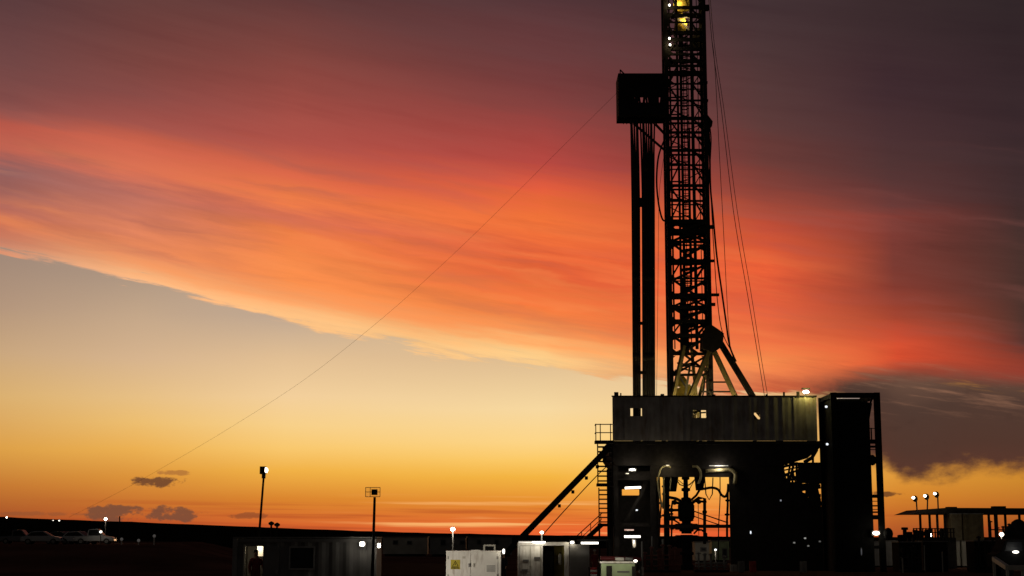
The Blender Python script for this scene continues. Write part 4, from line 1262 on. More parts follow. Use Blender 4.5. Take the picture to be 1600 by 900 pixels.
lamp(cab, (dx0 + 0.35, YC + 1.0, cz1 - 0.4), 9, (1, 0.8, 0.5), 0.2)
t = bulkhead(566, 850, YC - 0.25, 0.19, 0.17, 'left of two round lamps at the right end of the grey cabin', E_WHITE, 3.5, (1, 0.9, 0.74), 'lamps on the grey cabin')
t = bulkhead(592, 852.5, YC - 0.35, 0.11, 0.15, 'right of two round lamps, on the corner of the grey cabin', E_WHITE, 0, (1, 0.9, 0.74), 'lamps on the grey cabin')
lamp(t, (X(593, 852, YC - 0.35), YC - 1.1, Z(850, YC)), 760, (1, 0.9, 0.76), 0.15, 90, P(745, 880, 66.5))
# small aerials on the roof behind
for px, top, lab in ((424, 816, 'left small roof vent above the cabin'), (433, 818, 'right small roof vent above the cabin')):
    c = P(px, top, 64)
    t = thing('roof_vent', lab, 'vent', (c.x, 64, 2.83), 'vents on the grey cabin')
    MB().tube([(c.x, 64, 2.8), (c.x, 64, c.z)], 0.04, 8).build('pipe', M_STEEL, t)
    MB().lathe((c.x, 64, c.z - 0.08), [(0.05, -0.05), (0.12, 0.0), (0.12, 0.06), (0.02, 0.12)], 10).build('cowl', M_STEEL, t)

# ------------------------------------------------------------------ people
def person(loc, label, height=1.76, facing=0.0, suit=M_CLOTH_RED, helmet=None, arm=0.0, legs=None):
    """one continuous skinned body, a coverall over it, hair or helmet"""
    t = thing('person', label, 'person', loc)
    s = height / 1.76
    J = {'pelvis': (0, 0, .95, .135), 'waist': (0, -.01, 1.12, .125), 'chest': (0, -.01, 1.32, .15), 'neck': (0, 0, 1.47, .06), 'headb': (0, -.01, 1.56, .075), 'headm': (0, -.02, 1.65, .095), 'headt': (0, -.01, 1.74, .07)}
    E = [('pelvis', 'waist'), ('waist', 'chest'), ('chest', 'neck'), ('neck', 'headb'), ('headb', 'headm'), ('headm', 'headt')]
    for k in (-1, 1):
        n = 'L' if k < 0 else 'R'
        sw = arm if k > 0 else 0.0
        J['hip' + n] = (k * .10, 0, .90, .10); J['knee' + n] = (k * .115, -.02, .50, .068); J['ank' + n] = (k * .12, .02, .09, .048); J['toe' + n] = (k * .135, -.15, .04, .045)
        J['sho' + n] = (k * .19, 0, 1.40, .075); J['elb' + n] = (k * (.25 + sw * .05), .02 - sw * .05, 1.12 + sw * .03, .048); J['wri' + n] = (k * (.25 - sw * .05), -.10 - sw * .16, .90 + sw * .25, .036)
        J['palm' + n] = (k * (.25 - sw * .06), -.13 - sw * .2, .83 + sw * .26, .032)
        E += [('pelvis', 'hip' + n), ('hip' + n, 'knee' + n), ('knee' + n, 'ank' + n), ('ank' + n, 'toe' + n), ('chest', 'sho' + n), ('sho' + n, 'elb' + n), ('elb' + n, 'wri' + n), ('wri' + n, 'palm' + n)]
        px_, py_, pz_, _ = J['palm' + n]
        for f in range(4):
            dx = (f - 1.5) * .018
            J['f%d%s' % (f, n)] = (px_ + dx * .6, py_ - .02 + dx, pz_ - .06, .0095); J['g%d%s' % (f, n)] = (px_ + dx * .6 - k * .012, py_ - .03 + dx, pz_ - .10 + abs(dx) * .4, .008)
            E += [('palm' + n, 'f%d%s' % (f, n)), ('f%d%s' % (f, n), 'g%d%s' % (f, n))]
        J['th' + n] = (px_ - k * .02, py_ - .045, pz_ - .02, .011)
        E.append(('palm' + n, 'th' + n))
    rot = Matrix.Rotation(facing, 4, 'Z')
    def skin(names, edges, grow, nm, m, par):
        me = bpy.data.meshes.new(nm)
        idx = {n: i for i, n in enumerate(names)}
        me.from_pydata([tuple(rot @ Vector(J[n][:3]) * s) for n in names], [(idx[a], idx[b]) for a, b in edges], [])
        o = bpy.data.objects.new(nm, me)
        COL.objects.link(o)
        md = o.modifiers.new('skin', 'SKIN')
        for n, i in idx.items():
            r = J[n][3] * s + grow
            v = me.skin_vertices[0].data[i]
            v.radius = (r * (1.15 if n in ('chest', 'waist', 'pelvis') else 1), r * (0.85 if n in ('chest', 'waist') else 1))
            v.use_root = (n == 'pelvis')
        sd = o.modifiers.new('sub', 'SUBSURF')
        sd.levels = sd.render_levels = 1
        dg = bpy.context.evaluated_depsgraph_get()
        new = bpy.data.meshes.new_from_object(o.evaluated_get(dg))
        o.modifiers.clear()
        o.data = new
        new.materials.clear()
        new.materials.append(m)
        for p in new.polygons:
            p.use_smooth = True
        o.parent = par
        return o
    body = skin(list(J), E, 0, 'body', M_SKIN, t)
    cn = [n for n in J if not n.startswith(('head', 'palm', 'f', 'g', 'th', 'toe', 'neck'))]
    skin(cn, [(a, b) for a, b in E if a in cn and b in cn], 0.018, 'coverall', suit, t)
    def off(v): return tuple(Vector(loc) + (rot @ Vector(v)) * s)
    for k in (-1, 1):
        MB().ball(off((k * .033, -.108, 1.665)), .012 * s, 8).build('eye', M_WHITE, t)
        q = off((k * .135, -.08, .055))
        MB().ball(q, (.06 * s, .13 * s, .055 * s), 10).build('boot', M_BLACK, t, True)
    MB().ball(off((0, -.122, 1.635)), (.014, .02, .024), 8).build('nose', M_SKIN, t, True)
    if helmet is not None:
        h = MB().lathe(off((0, -.01, 1.70)), [(.135, 0), (.128, .012), (.122, .05), (.095, .10), (.05, .125), (.01, .13)], 16).build('hard_hat', helmet, t, True)
        MB().ball(off((0, -.11, 1.705)), (.09, .08, .01), 10).build('brim', helmet, h, True)
    else:
        MB().ball(off((0, .005, 1.715)), (.102, .112, .085), 12).build('hair', M_HAIR, t, True)
    return t
person((X(400, 870, YC + 0.35), YC + 0.35, 0.45), 'person in red top standing in the lit cabin doorway', 1.84, 0.5, M_CLOTH_RED, None, 0.9)
person((X(787, 865, 103), 103, 0.0), 'person in dark coverall and white hard hat behind the white cabinet', 1.80, -0.6, M_CLOTH_DARK, M_WHITE)
person((X(929, 865, 122), 122, 0.0), 'person in red coverall with a pale hard hat under the stair tower', 1.82, 0.3, M_CLOTH_RED, M_CREAM, 0.7)

# ------------------------------------------------------------------ white electrical cabinet
YW = 67.0
wx0, wx1 = X(697, 870, YW), X(783, 870, YW)
wz = Z(861, YW)
cbn = thing('electrical_cabinet', 'white double door electrical cabinet with a yellow warning triangle', 'cabinet', ((wx0 + wx1) / 2, YW, 0))
MB().box(wx0, wx1, YW, YW + 1.1, 0.12, wz).build('body', M_WHITE, cbn, bevel=0.02)
MB().box(wx0 + 0.05, wx1 - 0.05, YW + 0.05, YW + 1.05, 0.02, 0.12).build('plinth', M_DGREY, cbn)
xm = X(736, 870, YW)
for a, b_, hx in ((wx0 + 0.05, xm - 0.012, xm - 0.07), (xm + 0.012, wx1 - 0.14, xm + 0.12)):
    d_ = MB().box(a, b_, YW - 0.03, YW - 0.005, 0.22, wz - 0.06).build('door', M_WHITE, cbn, bevel=0.008)
    MB().box(hx - 0.03, hx + 0.03, YW - 0.075, YW - 0.032, Z(886, YW), Z(880, YW)).build('handle', M_DGREY if hx < xm else M_CREAM, d_)
MB().box(X(736, 858, YW), X(750, 858, YW), YW + 0.2, YW + 0.6, wz, wz + 0.05).build('roof_box', M_WHITE, cbn)
lf = MB()
la, lb = X(755, 855, YW), X(774, 855, YW)
lf.box(la, la + 0.07, YW + 0.3, YW + 0.38, wz, wz + 0.2); lf.box(lb - 0.07, lb, YW + 0.3, YW + 0.38, wz, wz + 0.2); lf.box(la, lb, YW + 0.29, YW + 0.39, wz + 0.2, wz + 0.27)
lf.build('lifting_handle', M_CREAM, cbn)
for hx in (wx0 + 0.09, wx1 - 0.17):
    for hz_ in (0.5, 1.2, 1.95):
        MB().tube([(hx, YW - 0.045, hz_ - 0.06), (hx, YW - 0.045, hz_ + 0.06)], 0.018, 8).build('hinge', M_GREY, cbn)
for k in range(6):
    MB().box(wx1 - 0.62, wx1 - 0.26, YW - 0.05, YW - 0.033, 1.35 + k * 0.05, 1.375 + k * 0.05).build('vent_slat', M_GREY, cbn)
MB().box(wx0 - 0.015, wx1 + 0.015, YW - 0.035, YW + 1.12, wz - 0.035, wz + 0.012).build('rain_cap', M_WHITE, cbn)
MB().box(X(725, 875, YW) - 0.06, X(725, 875, YW) + 0.06, YW - 0.045, YW - 0.033, Z(871, YW) - 0.045, Z(871, YW) + 0.045).build('name_plate', M_CREAM, cbn)
sx, sz = X(711.5, 882, YW), Z(882, YW)
sg = MB().box(sx - 0.20, sx + 0.20, YW - 0.045, YW - 0.033, sz - 0.20, sz + 0.20).build('warning_sign', M_SIGN, cbn)
tr = MB()
tr.prism([(sx - 0.14, sz - 0.09), (sx + 0.14, sz - 0.09), (sx, sz + 0.17)], YW - 0.049, YW - 0.047)
tr.build('sign_triangle', M_BLACK, sg)
MB().prism([(sx - 0.105, sz - 0.07), (sx + 0.105, sz - 0.07), (sx, sz + 0.125)], YW - 0.053, YW - 0.051).build('sign_face', M_SIGN, sg)
MB().prism([(sx + 0.012, sz + 0.085), (sx - 0.035, sz + 0.005), (sx - 0.005, sz + 0.005), (sx - 0.015, sz - 0.05), (sx + 0.035, sz + 0.03), (sx + 0.005, sz + 0.03)], YW - 0.057, YW - 0.055).build('sign_bolt', M_BLACK, sg)
MB().box(sx - 0.17, sx + 0.17, YW - 0.049, YW - 0.047, sz - 0.165, sz - 0.125).build('sign_text_bar', M_BLACK, sg)
bulkhead(787, 861.5, YW - 0.1, 0.09, 0.2, 'small white lamp beside the top right corner of the white cabinet', E_TUBE2, 2)

# ------------------------------------------------------------------ white container end with an open door
YK = 73.0
kx0, kx1 = X(809, 870, YK), X(889, 870, YK)
kz = Z(847, YK)
kz0 = 0.2
con = thing('shipping_container', 'white shipping container end with its right door open under a light strip', 'container', ((kx0 + kx1) / 2, YK, 0))
MB().box(kx0, kx1, YK - 0.02, YK + 0.12, kz - 0.16, kz).build('header', M_WHITE, con)
for x in (kx0, kx1 - 0.22):
    MB().box(x, x + 0.22 if x > kx0 else x + 0.1, YK - 0.02, YK + 0.12, kz0, kz - 0.16).build('corner_post', M_WHITE, con)
MB().box(kx0, kx0 + 0.06, YK + 0.13, YK + 6, kz0, kz - 0.05).build('side_wall', M_GREY, con)
MB().box(kx1 - 0.06, kx1, YK + 0.13, YK + 6, kz0, kz - 0.05).build('side_wall', M_GREY, con)
MB().box(kx0 + 0.07, kx1 - 0.07, YK + 5.9, YK + 6, kz0, kz - 0.05).build('rear_wall', M_GREY, con)
MB().box(kx0 + 0.07, kx1 - 0.07, YK + 0.13, YK + 5.9, kz - 0.08, kz - 0.03).build('roof', M_GREY, con)
MB().box(kx0, kx1, YK, YK + 6, 0.04, kz0).build('floor', M_DGREY, con)
d0, d1 = kx0 + 0.11, X(848, 870, YK)
dr = MB()
ribs(dr, d0, d1, kz0 + 0.02, kz - 0.18, YK - 0.06, 0.3, 0.02)
dr = dr.build('door', M_WHITE, con)
for f in (0.45, 0.9):
    x = d0 + (d1 - d0) * f
    MB().tube([(x, YK - 0.1, kz0 + 0.05), (x, YK - 0.1, kz - 0.2)], 0.022, 8).build('lock_rod', M_CREAM, dr)
for f, py in ((0.25, 876), (0.75, 872), (0.2, 891)):
    x = d0 + (d1 - d0) * f
    MB().box(x - 0.14, x + 0.14, YK - 0.11, YK - 0.075, Z(py, YK) - 0.05, Z(py, YK) + 0.05).build('handle', M_DGREY, dr)
# inside: a coat rack shape, a yellow inner panel and shelf
MB().box(X(866, 870, YK + 1.5), X(882, 870, YK + 1.5), YK + 1.5, YK + 1.6, kz0 + 0.02, kz - 0.2).build('inner_panel', mat('olive_panel', (0.30, 0.24, 0.06), 0.7), con)
lk = MB()
lx0, lx1 = X(849.5, 870, YK + 0.7), X(864, 870, YK + 0.7)
r_ = (lx1 - lx0) / 2
zt = Z(861, YK + 0.7) - r_ * 0.6
poly = [(lx0, kz0 + 0.01), (lx1, kz0 + 0.01)] + [((lx0 + lx1) / 2 + r_ * math.cos(a_), zt + r_ * 0.6 * math.sin(a_)) for a_ in [math.pi * k / 8 for k in range(9)]]
tag(lk.prism(poly, YK + 0.7, YK + 1.1).build('storage_locker', M_BLACK), 'dark round topped locker just inside the open white container', 'locker')
e_ = thing('fire_extinguisher', 'pale cylinder hanging inside the open container door', 'extinguisher', P(874.5, 872, YK + 0.8))
q = P(875, 873, YK + 0.8)
MB().lathe((q.x, q.y, q.z - 0.28), [(0.05, 0), (0.085, 0.03), (0.085, 0.42), (0.05, 0.48), (0.03, 0.52)], 12).build('cylinder', M_CREAM, e_, True)
MB().box(q.x - 0.05, q.x + 0.07, q.y - 0.02, q.y + 0.02, q.z + 0.24, q.z + 0.29).build('handle', M_BLACK, e_)
# right door swung open
od = MB()
od.box(kx1 + 0.02, X(921, 870, YK - 0.3), YK - 0.3, YK - 0.22, kz0, kz - 0.1)
od.build('door', M_GREY, con)
tube_light(842, 847.2, YK - 0.12, 0.6, 0.035, 'brightest tube light over the white container doors', E_TUBE2, 7)
tube_light(822, 847.2, YK - 0.1, 0.7, 0.04, 'dimmer tube light at the left end of the white container header', emit('weak_tube', (1.0, 0.9, 0.75), 0.55), 4)
bulkhead(894, 847.5, YK - 0.12, 0.18, 0.12, 'round white lamp right of the container header', E_TUBE2, 8)
tag(MB().lathe((X(780, 0, 60) if False else X(806, 895, 60), 60, 0), [(0.32, 0.02), (0.36, 0.3), (0.36, 1.3), (0.3, 1.42), (0.05, 1.45)], 14).build('oil_drum', M_RUBBER), 'dark drum in front of the white container', 'drum') if False else None

# dark shelter with the tube light, red fittings, pale green unit
YH = 80.0
sh = thing('equipment_shelter', 'low dark open shelter under the stair tower with a tube light', 'shelter', P(925, 890, YH))
hx0, hx1, hz = X(904, 850, YH), X(955, 850, YH), Z(843, YH)
MB().box(hx0, hx1, YH, YH + 2.2, hz - 0.08, hz).build('roof', M_BLACK, sh)
for x, y in ((hx0 + 0.06, YH + 0.06), (hx1 - 0.06, YH + 0.06), (hx0 + 0.06, YH + 2.1), (hx1 - 0.06, YH + 2.1)):
    MB().box(x - 0.05, x + 0.05, y - 0.05, y + 0.05, 0.02, hz - 0.08).build('post', M_BLACK, sh)
MB().box(hx0 + 0.1, hx1 - 0.1, YH + 2.1, YH + 2.16, 0.05, 0.9).build('rear_panel', M_BLACK, sh)
tube_light(921.5, 848.5, YH - 0.1, 0.88, 0.045, 'tube light along the front edge of the dark shelter', E_TUBE2, 16)
YV = 61.0
gv = thing('control_unit', 'pale green control unit with white top rim and dark slots at bottom of frame', 'control unit', P(970, 900, YV))
vx0, vx1, vz = X(939.5, 890, YV), X(992, 890, YV), Z(880, YV)
MB().box(vx0, vx1, YV, YV + 1.0, 0.15, vz).build('body', M_GREEN, gv, bevel=0.02)
MB().box(vx0 - 0.03, vx1 + 0.06, YV - 0.08, YV + 1.05, vz, vz + 0.07).build('top_rim', M_WHITE, gv)
MB().box(vx0 + 0.2, vx0 + 0.42, YV - 0.02, YV - 0.004, vz - 0.62, vz - 0.10).build('vent_slot', M_STEEL, gv)
MB().box(vx0 + 0.62, vx0 + 1.1, YV - 0.02, YV - 0.004, vz - 0.36, vz - 0.30).build('handle', M_DGREY, gv)
MB().box(vx1 - 0.12, vx1 - 0.004, YV - 0.02, YV - 0.004, vz - 0.7, vz - 0.12).build('side_vent', M_STEEL, gv)
MB().box(vx0 + 0.05, vx1 - 0.05, YV + 0.1, YV + 0.9, 0.02, 0.15).build('plinth', M_BLACK, gv)
MB().box(vx0 + 0.60, vx0 + 1.0, YV - 0.015, YV - 0.004, vz - 0.75, vz - 0.5).build('vent_slot', M_STEEL, gv)
cb_ = thing('overhead_pipe', 'dark red pipe with painted pale highlights above the green control unit', 'pipe', P(965, 873, YV + 0.4))
MB().tube([P(938, 872, YV + 0.4), P(1002, 874, YV + 0.4)], 0.09, 10).build('pipe', mat('dark_red_paint', (0.10, 0.02, 0.02), 0.4), cb_, True)
for pa, pb in ((961, 975), (977, 989)):  # pale rods paint a highlight along the dark pipe
    MB().tube([P(pa, 873.2, YV + 0.3), P(pb, 873.7, YV + 0.3)], 0.07, 10).build('pipe_highlight', M_WHITE if pa < 970 else M_GREY, cb_, True)
for px in (939, 1001):
    q = P(px, 873, YV + 0.4)
    MB().box(q.x - 0.04, q.x + 0.04, YV + 0.36, YV + 0.44, 0.02, q.z - 0.05).build('support_post', M_BLACK, cb_)
wl_ = thing('added_lamp', 'small added lamp on a stand in front of the green control unit', 'lamp', (X(993, 876, YV - 0.4), YV - 0.4, 0))
q = P(993, 876.5, YV - 0.4)
MB().tube([(q.x, q.y, 0.02), (q.x, q.y, q.z - 0.05)], 0.02, 6).build('stand', M_STEEL, wl_)
MB().ball(q, (0.07, 0.05, 0.045), 10).build('bulb', E_TUBE2, wl_, True)
lamp(wl_, (X(966, 870, YV - 1.2), YV - 1.3, Z(868, YV - 1.2)), 32, (1, 0.92, 0.72), 0.1)  # light added ahead of the bulb to brighten the green unit
rd = thing('hose_reel', 'red and white striped hose reel left of the green control unit', 'hose reel', P(927, 900, 62))
for k, (py, m_) in enumerate(((888.5, M_RED), (892, M_CREAM), (895.5, M_RED), (899, M_WHITE), (903, M_RED))):
    q = P(927.5, py, 62)
    MB().lathe((q.x, 62.0, q.z), [(0.042, -0.13), (0.055, -0.11), (0.055, 0.11), (0.042, 0.13)], 14, 'x').build('hose_coil', m_, rd)
MB().box(X(928, 900, 62) - 0.22, X(928, 900, 62) - 0.17, 61.85, 62.15, 0.02, Z(886, 62)).build('side_frame', M_BLACK, rd)
MB().box(X(928, 900, 62) + 0.17, X(928, 900, 62) + 0.22, 61.85, 62.15, 0.02, Z(886, 62)).build('side_frame', M_BLACK, rd)
lamp(wl_, (X(929, 885, 61.2), 60.8, Z(880, 61)), 3, (1, 0.9, 0.8), 0.05)
ps = thing('hose_post', 'thin pale post right of the green control unit', 'post', (X(1003, 880, 64), 64, 0))
MB().tube([(X(1003, 880, 64), 64, 0.02), P(1003, 846, 64)], 0.035, 8).build('post', M_GREY, ps)
MB().tube([P(1003.5, 899, 63.9), P(1003.5, 886, 63.9)], 0.07, 8).build('post_sleeve', M_WHITE, ps)
MB().ball(P(1001, 893, 63.8), (0.09, 0.06, 0.08), 8).build('valve', M_WHITE, ps)
tag(MB().tube([(X(1036, 880, 129.8), 129.8, 0.02), P(1036, 842, 129.8)], 0.09, 8).build('pale_post', M_GREY), 'grey vertical post below the left edge of the opening', 'post')
tag(MB().tube([(X(1019, 880, 129.6), 129.6, 0.02), P(1019, 838, 129.6)], 0.05, 8).build('pale_post', M_GREY), 'thinner grey post nearer the left rig leg', 'post')
jb = thing('junction_box', 'small pale box low on the black right leg of the rig', 'junction box', P(1146, 888, YF - 0.4))
q = P(1146, 888, YF - 0.4)
MB().box(q.x - 0.28, q.x + 0.28, YF - 0.5, YF - 0.3, q.z - 0.3, q.z + 0.3).build('body', M_CREAM, jb, bevel=0.02)
MB().box(q.x - 0.02, q.x + 0.02, YF - 0.53, YF - 0.505, q.z - 0.25, q.z + 0.25).build('door_seam', M_DGREY, jb)

# ------------------------------------------------------------------ far cabins
def far_cabin(px0, px1, py_top, d, label, m, wins, deep=2.6, z0=0.3, group='distant site cabins', winm=None):
    xa, xb = X(px0, 848, d), X(px1, 848, d)
    zt = Z(py_top, d)
    t = thing('site_cabin', label, 'cabin', ((xa + xb) / 2, d, 0), group)
    MB().box(xa, xb, d, d + deep, z0, zt).build('wall', m, t)
    MB().box(xa - 0.1, xb + 0.1, d - 0.12, d + deep + 0.1, zt + 0.004, zt + 0.14).build('roof', M_DGREY, t)
    MB().box(xa + 0.3, xb - 0.3, d + 0.2, d + deep - 0.2, 0.02, z0 - 0.005).build('skid', M_BLACK, t)
    for a, b_, c_, e in wins:
        f = MB().box(X(a, 848, d), X(b_, 848, d), d - 0.06, d - 0.01, Z(e, d), Z(c_, d)).build('window', M_DGREY, t)
        MB().box(X(a, 848, d) + 0.12, X(b_, 848, d) - 0.12, d - 0.075, d - 0.065, Z(e, d) + 0.12, Z(c_, d) - 0.12).build('pane', winm or M_GLASS, f)
    return t
far_cabin(598, 668, 839.5, 240, 'long pale cabin behind the wire framed pole', M_CREAM, [(614, 622, 844, 851), (636, 644, 845, 851)])
far_cabin(672, 728, 840, 236, 'grey cabin with two dark windows behind the white yard lamp', M_GREY, [(688, 697, 843, 853), (718, 727, 844, 852)])
far_cabin(731, 800, 840, 232, 'dark far cabin nearest the white container', M_GREY, [(745, 752, 843, 851), (772, 780, 843, 852)])
far_cabin(1086, 1108, 848, 172, 'pale far cabin seen through the rig, left of a pair', M_CREAM, [(1094, 1104, 855, 862)], group=None)
far_cabin(1112, 1139, 846, 176, 'grey green far cabin seen through the rig, right of a pair', M_GREEN, [(1128, 1136, 857, 872)], group=None)
yd = yard_lamp(1118, 859, 168, 0.14, 'dim lamp in front of the far cabins seen through the rig', 34, e=E_DIM)
tag(MB().prism([(-14, 0.02), (-1, 0.02), (-1.6, 0.85), (-13, 0.95)], 116, 122).build('earth_bank', M_SOIL), kind='structure')

# ------------------------------------------------------------------ tank yard on the right
YR = 150.0
rf = thing('tank_roof', 'long dark flat roof on thin posts over the mud tanks', 'canopy', P(1500, 890, YR))
ra, re = X(1445, 800, YR), X(1640, 800, YR)
rz0, rz1 = Z(803, YR), Z(795, YR)
MB().prism([(X(1424, 801, YR), rz0 - 0.02), (ra, rz1 - 0.05), (X(1480, 797, YR), rz1 + 0.1), (re, rz1 + 0.05), (re, rz0), (X(1440, 802, YR), rz0)], YR, YR + 7).build('roof', M_STEEL, rf)
for px in (1450.5, 1462, 1467, 1479, 1486, 1548, 1560, 1574, 1582, 1596):
    MB().box(X(px, 820, YR) - 0.1, X(px, 820, YR) + 0.1, YR + 0.4 + (px % 3) * 1.6, YR + 0.6 + (px % 3) * 1.6, 0.02, rz0 + 0.01).build('post', M_STEEL, rf)
for a, b_, py in ((1486, 1500, 792.5), (1558, 1577, 791.5)):
    MB().box(X(a, py, YR), X(b_, py, YR), YR + 1, YR + 2, rz1 + 0.08, Z(py - 1, YR)).build('roof_hatch', M_STEEL, rf)
for px, py, pb, lab in ((1427.5, 778.5, 1433, 'lowest and left of three floodlights on the tank roof'), (1445.5, 775.5, 1448.5, 'middle one of three floodlights on the tank roof'), (1461, 772, 1466, 'highest and right of three floodlights on the tank roof')):
    c = P(px, py, YR + 0.5)
    fx = X(pb, 798, YR + 0.5)
    t = thing('floodlight', lab, 'floodlight', (fx, YR + 0.5, rz1), 'floodlights on the tank roof')
    MB().tube([(fx, YR + 0.5, rz0), (c.x + 0.25, YR + 0.5, c.z)], 0.07, 8).build('pole', M_STEEL, t)
    MB().ball((c.x + 0.18, YR + 0.62, c.z - 0.05), (0.26, 0.24, 0.32), 10).build('lamp_head', M_BLACK, t)
    MB().ball((c.x - 0.04, YR + 0.42, c.z + 0.04), (0.16, 0.16, 0.13), 10).build('bulb', E_TUBE2, t, True)
    lamp(t, (c.x - 0.3, YR - 1.2, c.z - 0.6), 8, (1, 0.85, 0.6), 0.2)
def tank(px0, px1, py0, d, label, m, name='storage_tank', cat='tank', deep=2.4, lid=True):
    xa, xb, zt = X(px0, 860, d), X(px1, 860, d), Z(py0, d)
    t = thing(name, label, cat, ((xa + xb) / 2, d, 0))
    b = MB()
    ribs(b, xa, xb, 0.15, zt, d, 0.3, 0.05)
    b.box(xa, xb, d + 0.09, d + deep, 0.15, zt - 0.01)
    b.build('body', m, t)
    MB().box(xa - 0.04, xb + 0.04, d - 0.05, d + deep + 0.04, zt + 0.003, zt + 0.1).build('lid', M_DGREY, t)
    MB().box(xa, xb, d + 0.1, d + deep - 0.1, 0.02, 0.148).build('skid', M_BLACK, t)
    return t
tank(1489, 1505, 803.5, YR - 0.6, 'pale ribbed tank panel under the roof, left half', M_OLIVE2)
tank(1507, 1539, 803.5, YR - 0.5, 'olive brown ribbed tank block under the tank roof', M_OLIVE)
tank(1482, 1500, 846, 148.6, 'tall brownish unit below the tank roof, left of a pair', M_CREAM, 'equipment_unit', 'equipment unit', 1.0)
tank(1504, 1521, 846, 148.4, 'tall brownish unit below the tank roof, right of a pair', M_CREAM, 'equipment_unit', 'equipment unit', 1.0)
tank(1383, 1403, 846, 149, 'dim grey unit just right of the black tower', M_GREY, 'equipment_unit', 'equipment unit')
tank(1366, 1378, 847, 149, 'dim grey unit seen between the tower columns', M_GREY, 'equipment_unit', 'equipment unit')
tank(1405, 1440, 848, 128, 'low black tank beside the dim grey unit', M_BLACK)
tank(1442, 1481, 847, 130, 'low black tank under the lamp of the tank yard', M_STEEL)
tank(1523, 1556, 846, 128, 'black tank right of the brownish units', M_BLACK)
lamp(yd, (X(1395, 0, 134), 134, 3.0), 1, (1, .9, .7)) if False else None
rl = thing('tank_railing', 'dark railing with clutter along the tank top at the right', 'railing', P(1460, 840, 142))
for py in (826, 832):
    MB().box(X(1428, py, 142), X(1492, py, 142), 142, 142.07, Z(py, 142) - 0.04, Z(py, 142) + 0.04).build('handrail', M_STEEL, rl)
for k in range(14):
    px = 1428 + k * 4.8
    MB().box(X(px, 835, 142) - 0.06, X(px, 835, 142) + 0.06, 142, 142.08, Z(847, 142), Z(825, 142)).build('rail_post', M_STEEL, rl)
MB().box(X(1426, 845, 142), X(1494, 845, 142), 142, 144, 0.02, Z(840, 142)).build('walkway', M_STEEL, rl)
vl = thing('valve_manifold', 'black valve manifold sticking up left of the tank railing', 'manifold', P(1414, 845, 138))
for px, py, w in ((1413.5, 826, 0.18), (1421, 833, 0.16), (1408, 838, 0.2), (1430, 830, 0.14)):
    MB().tube([(X(px, 845, 138), 138, 0.02), P(px, py, 138)], w, 8).build('riser', M_BLACK, vl)
    MB().lathe(P(px, py, 138), [(w, -0.12), (w * 1.7, -0.1), (w * 1.7, 0.1), (w, 0.12)], 10).build('flange', M_BLACK, vl)
MB().tube([P(1404, 838, 138), P(1432, 837, 138)], 0.14, 8).build('header_pipe', M_BLACK, vl)

# dark truck at the far right with a lit lamp, and a pale pipe rack in front of it
YQ = 112.0
tk = thing('work_truck', 'dark work truck with a lit headlight at the right edge', 'truck', P(1585, 890, YQ))
ta, te = X(1556, 860, YQ), X(1640, 860, YQ)
zc = Z(842, YQ)
MB().prism([(ta, 0.6), (ta, 1.6), (ta + 0.35, 1.75), (ta + 0.75, zc - 0.1), (ta + 1.0, zc), (ta + 2.6, zc), (ta + 2.6, 0.6)], YQ, YQ + 2.3).build('body', M_BLACK, tk, bevel=0.04)
MB().box(ta + 2.7, te, YQ + 0.02, YQ + 2.3, 1.0, 2.5).build('box_body', M_STEEL, tk)
MB().prism([(ta + 0.62, 1.85), (ta + 0.86, zc - 0.22), (ta + 1.9, zc - 0.22), (ta + 1.9, 1.85)], YQ - 0.015, YQ - 0.003).build('side_window', M_GLASS, tk)
for x in (ta + 0.8, ta + 3.4):
    for y in (YQ + 0.05, YQ + 2.0):
        MB().lathe((x, y, 0.48), [(0.2, 0.0), (0.46, 0.02), (0.46, 0.26), (0.2, 0.28)], 18, 'y').build('wheel', M_RUBBER, tk)
q = P(1587, 862.5, YQ - 0.1)
MB().ball(q, (0.24, 0.08, 0.1), 10).build('headlight', E_TUBE, tk, True)
lamp(tk, (q.x, YQ - 1.0, q.z + 0.2), 10, (1, 0.95, 0.85), 0.2)
pr = thing('pipe_rack', 'pale low pipe rack in front of the dark truck', 'pipe rack', P(1572, 890, 100))
p0, p1 = P(1553, 873, 101), P(1574, 887, 97)
MB().beam(p0, p1, 0.25, 0.28).build('rail', M_CREAM, pr)
MB().beam(p1, P(1605, 887, 97.5), 0.25, 0.3).build('rail', M_CREAM, pr)
for q in (p0, p1, P(1598, 887, 97.4)):
    MB().box(q.x - 0.08, q.x + 0.08, q.y - 0.05, q.y + 0.1, 0.02, q.z - 0.1).build('leg', M_CREAM, pr)

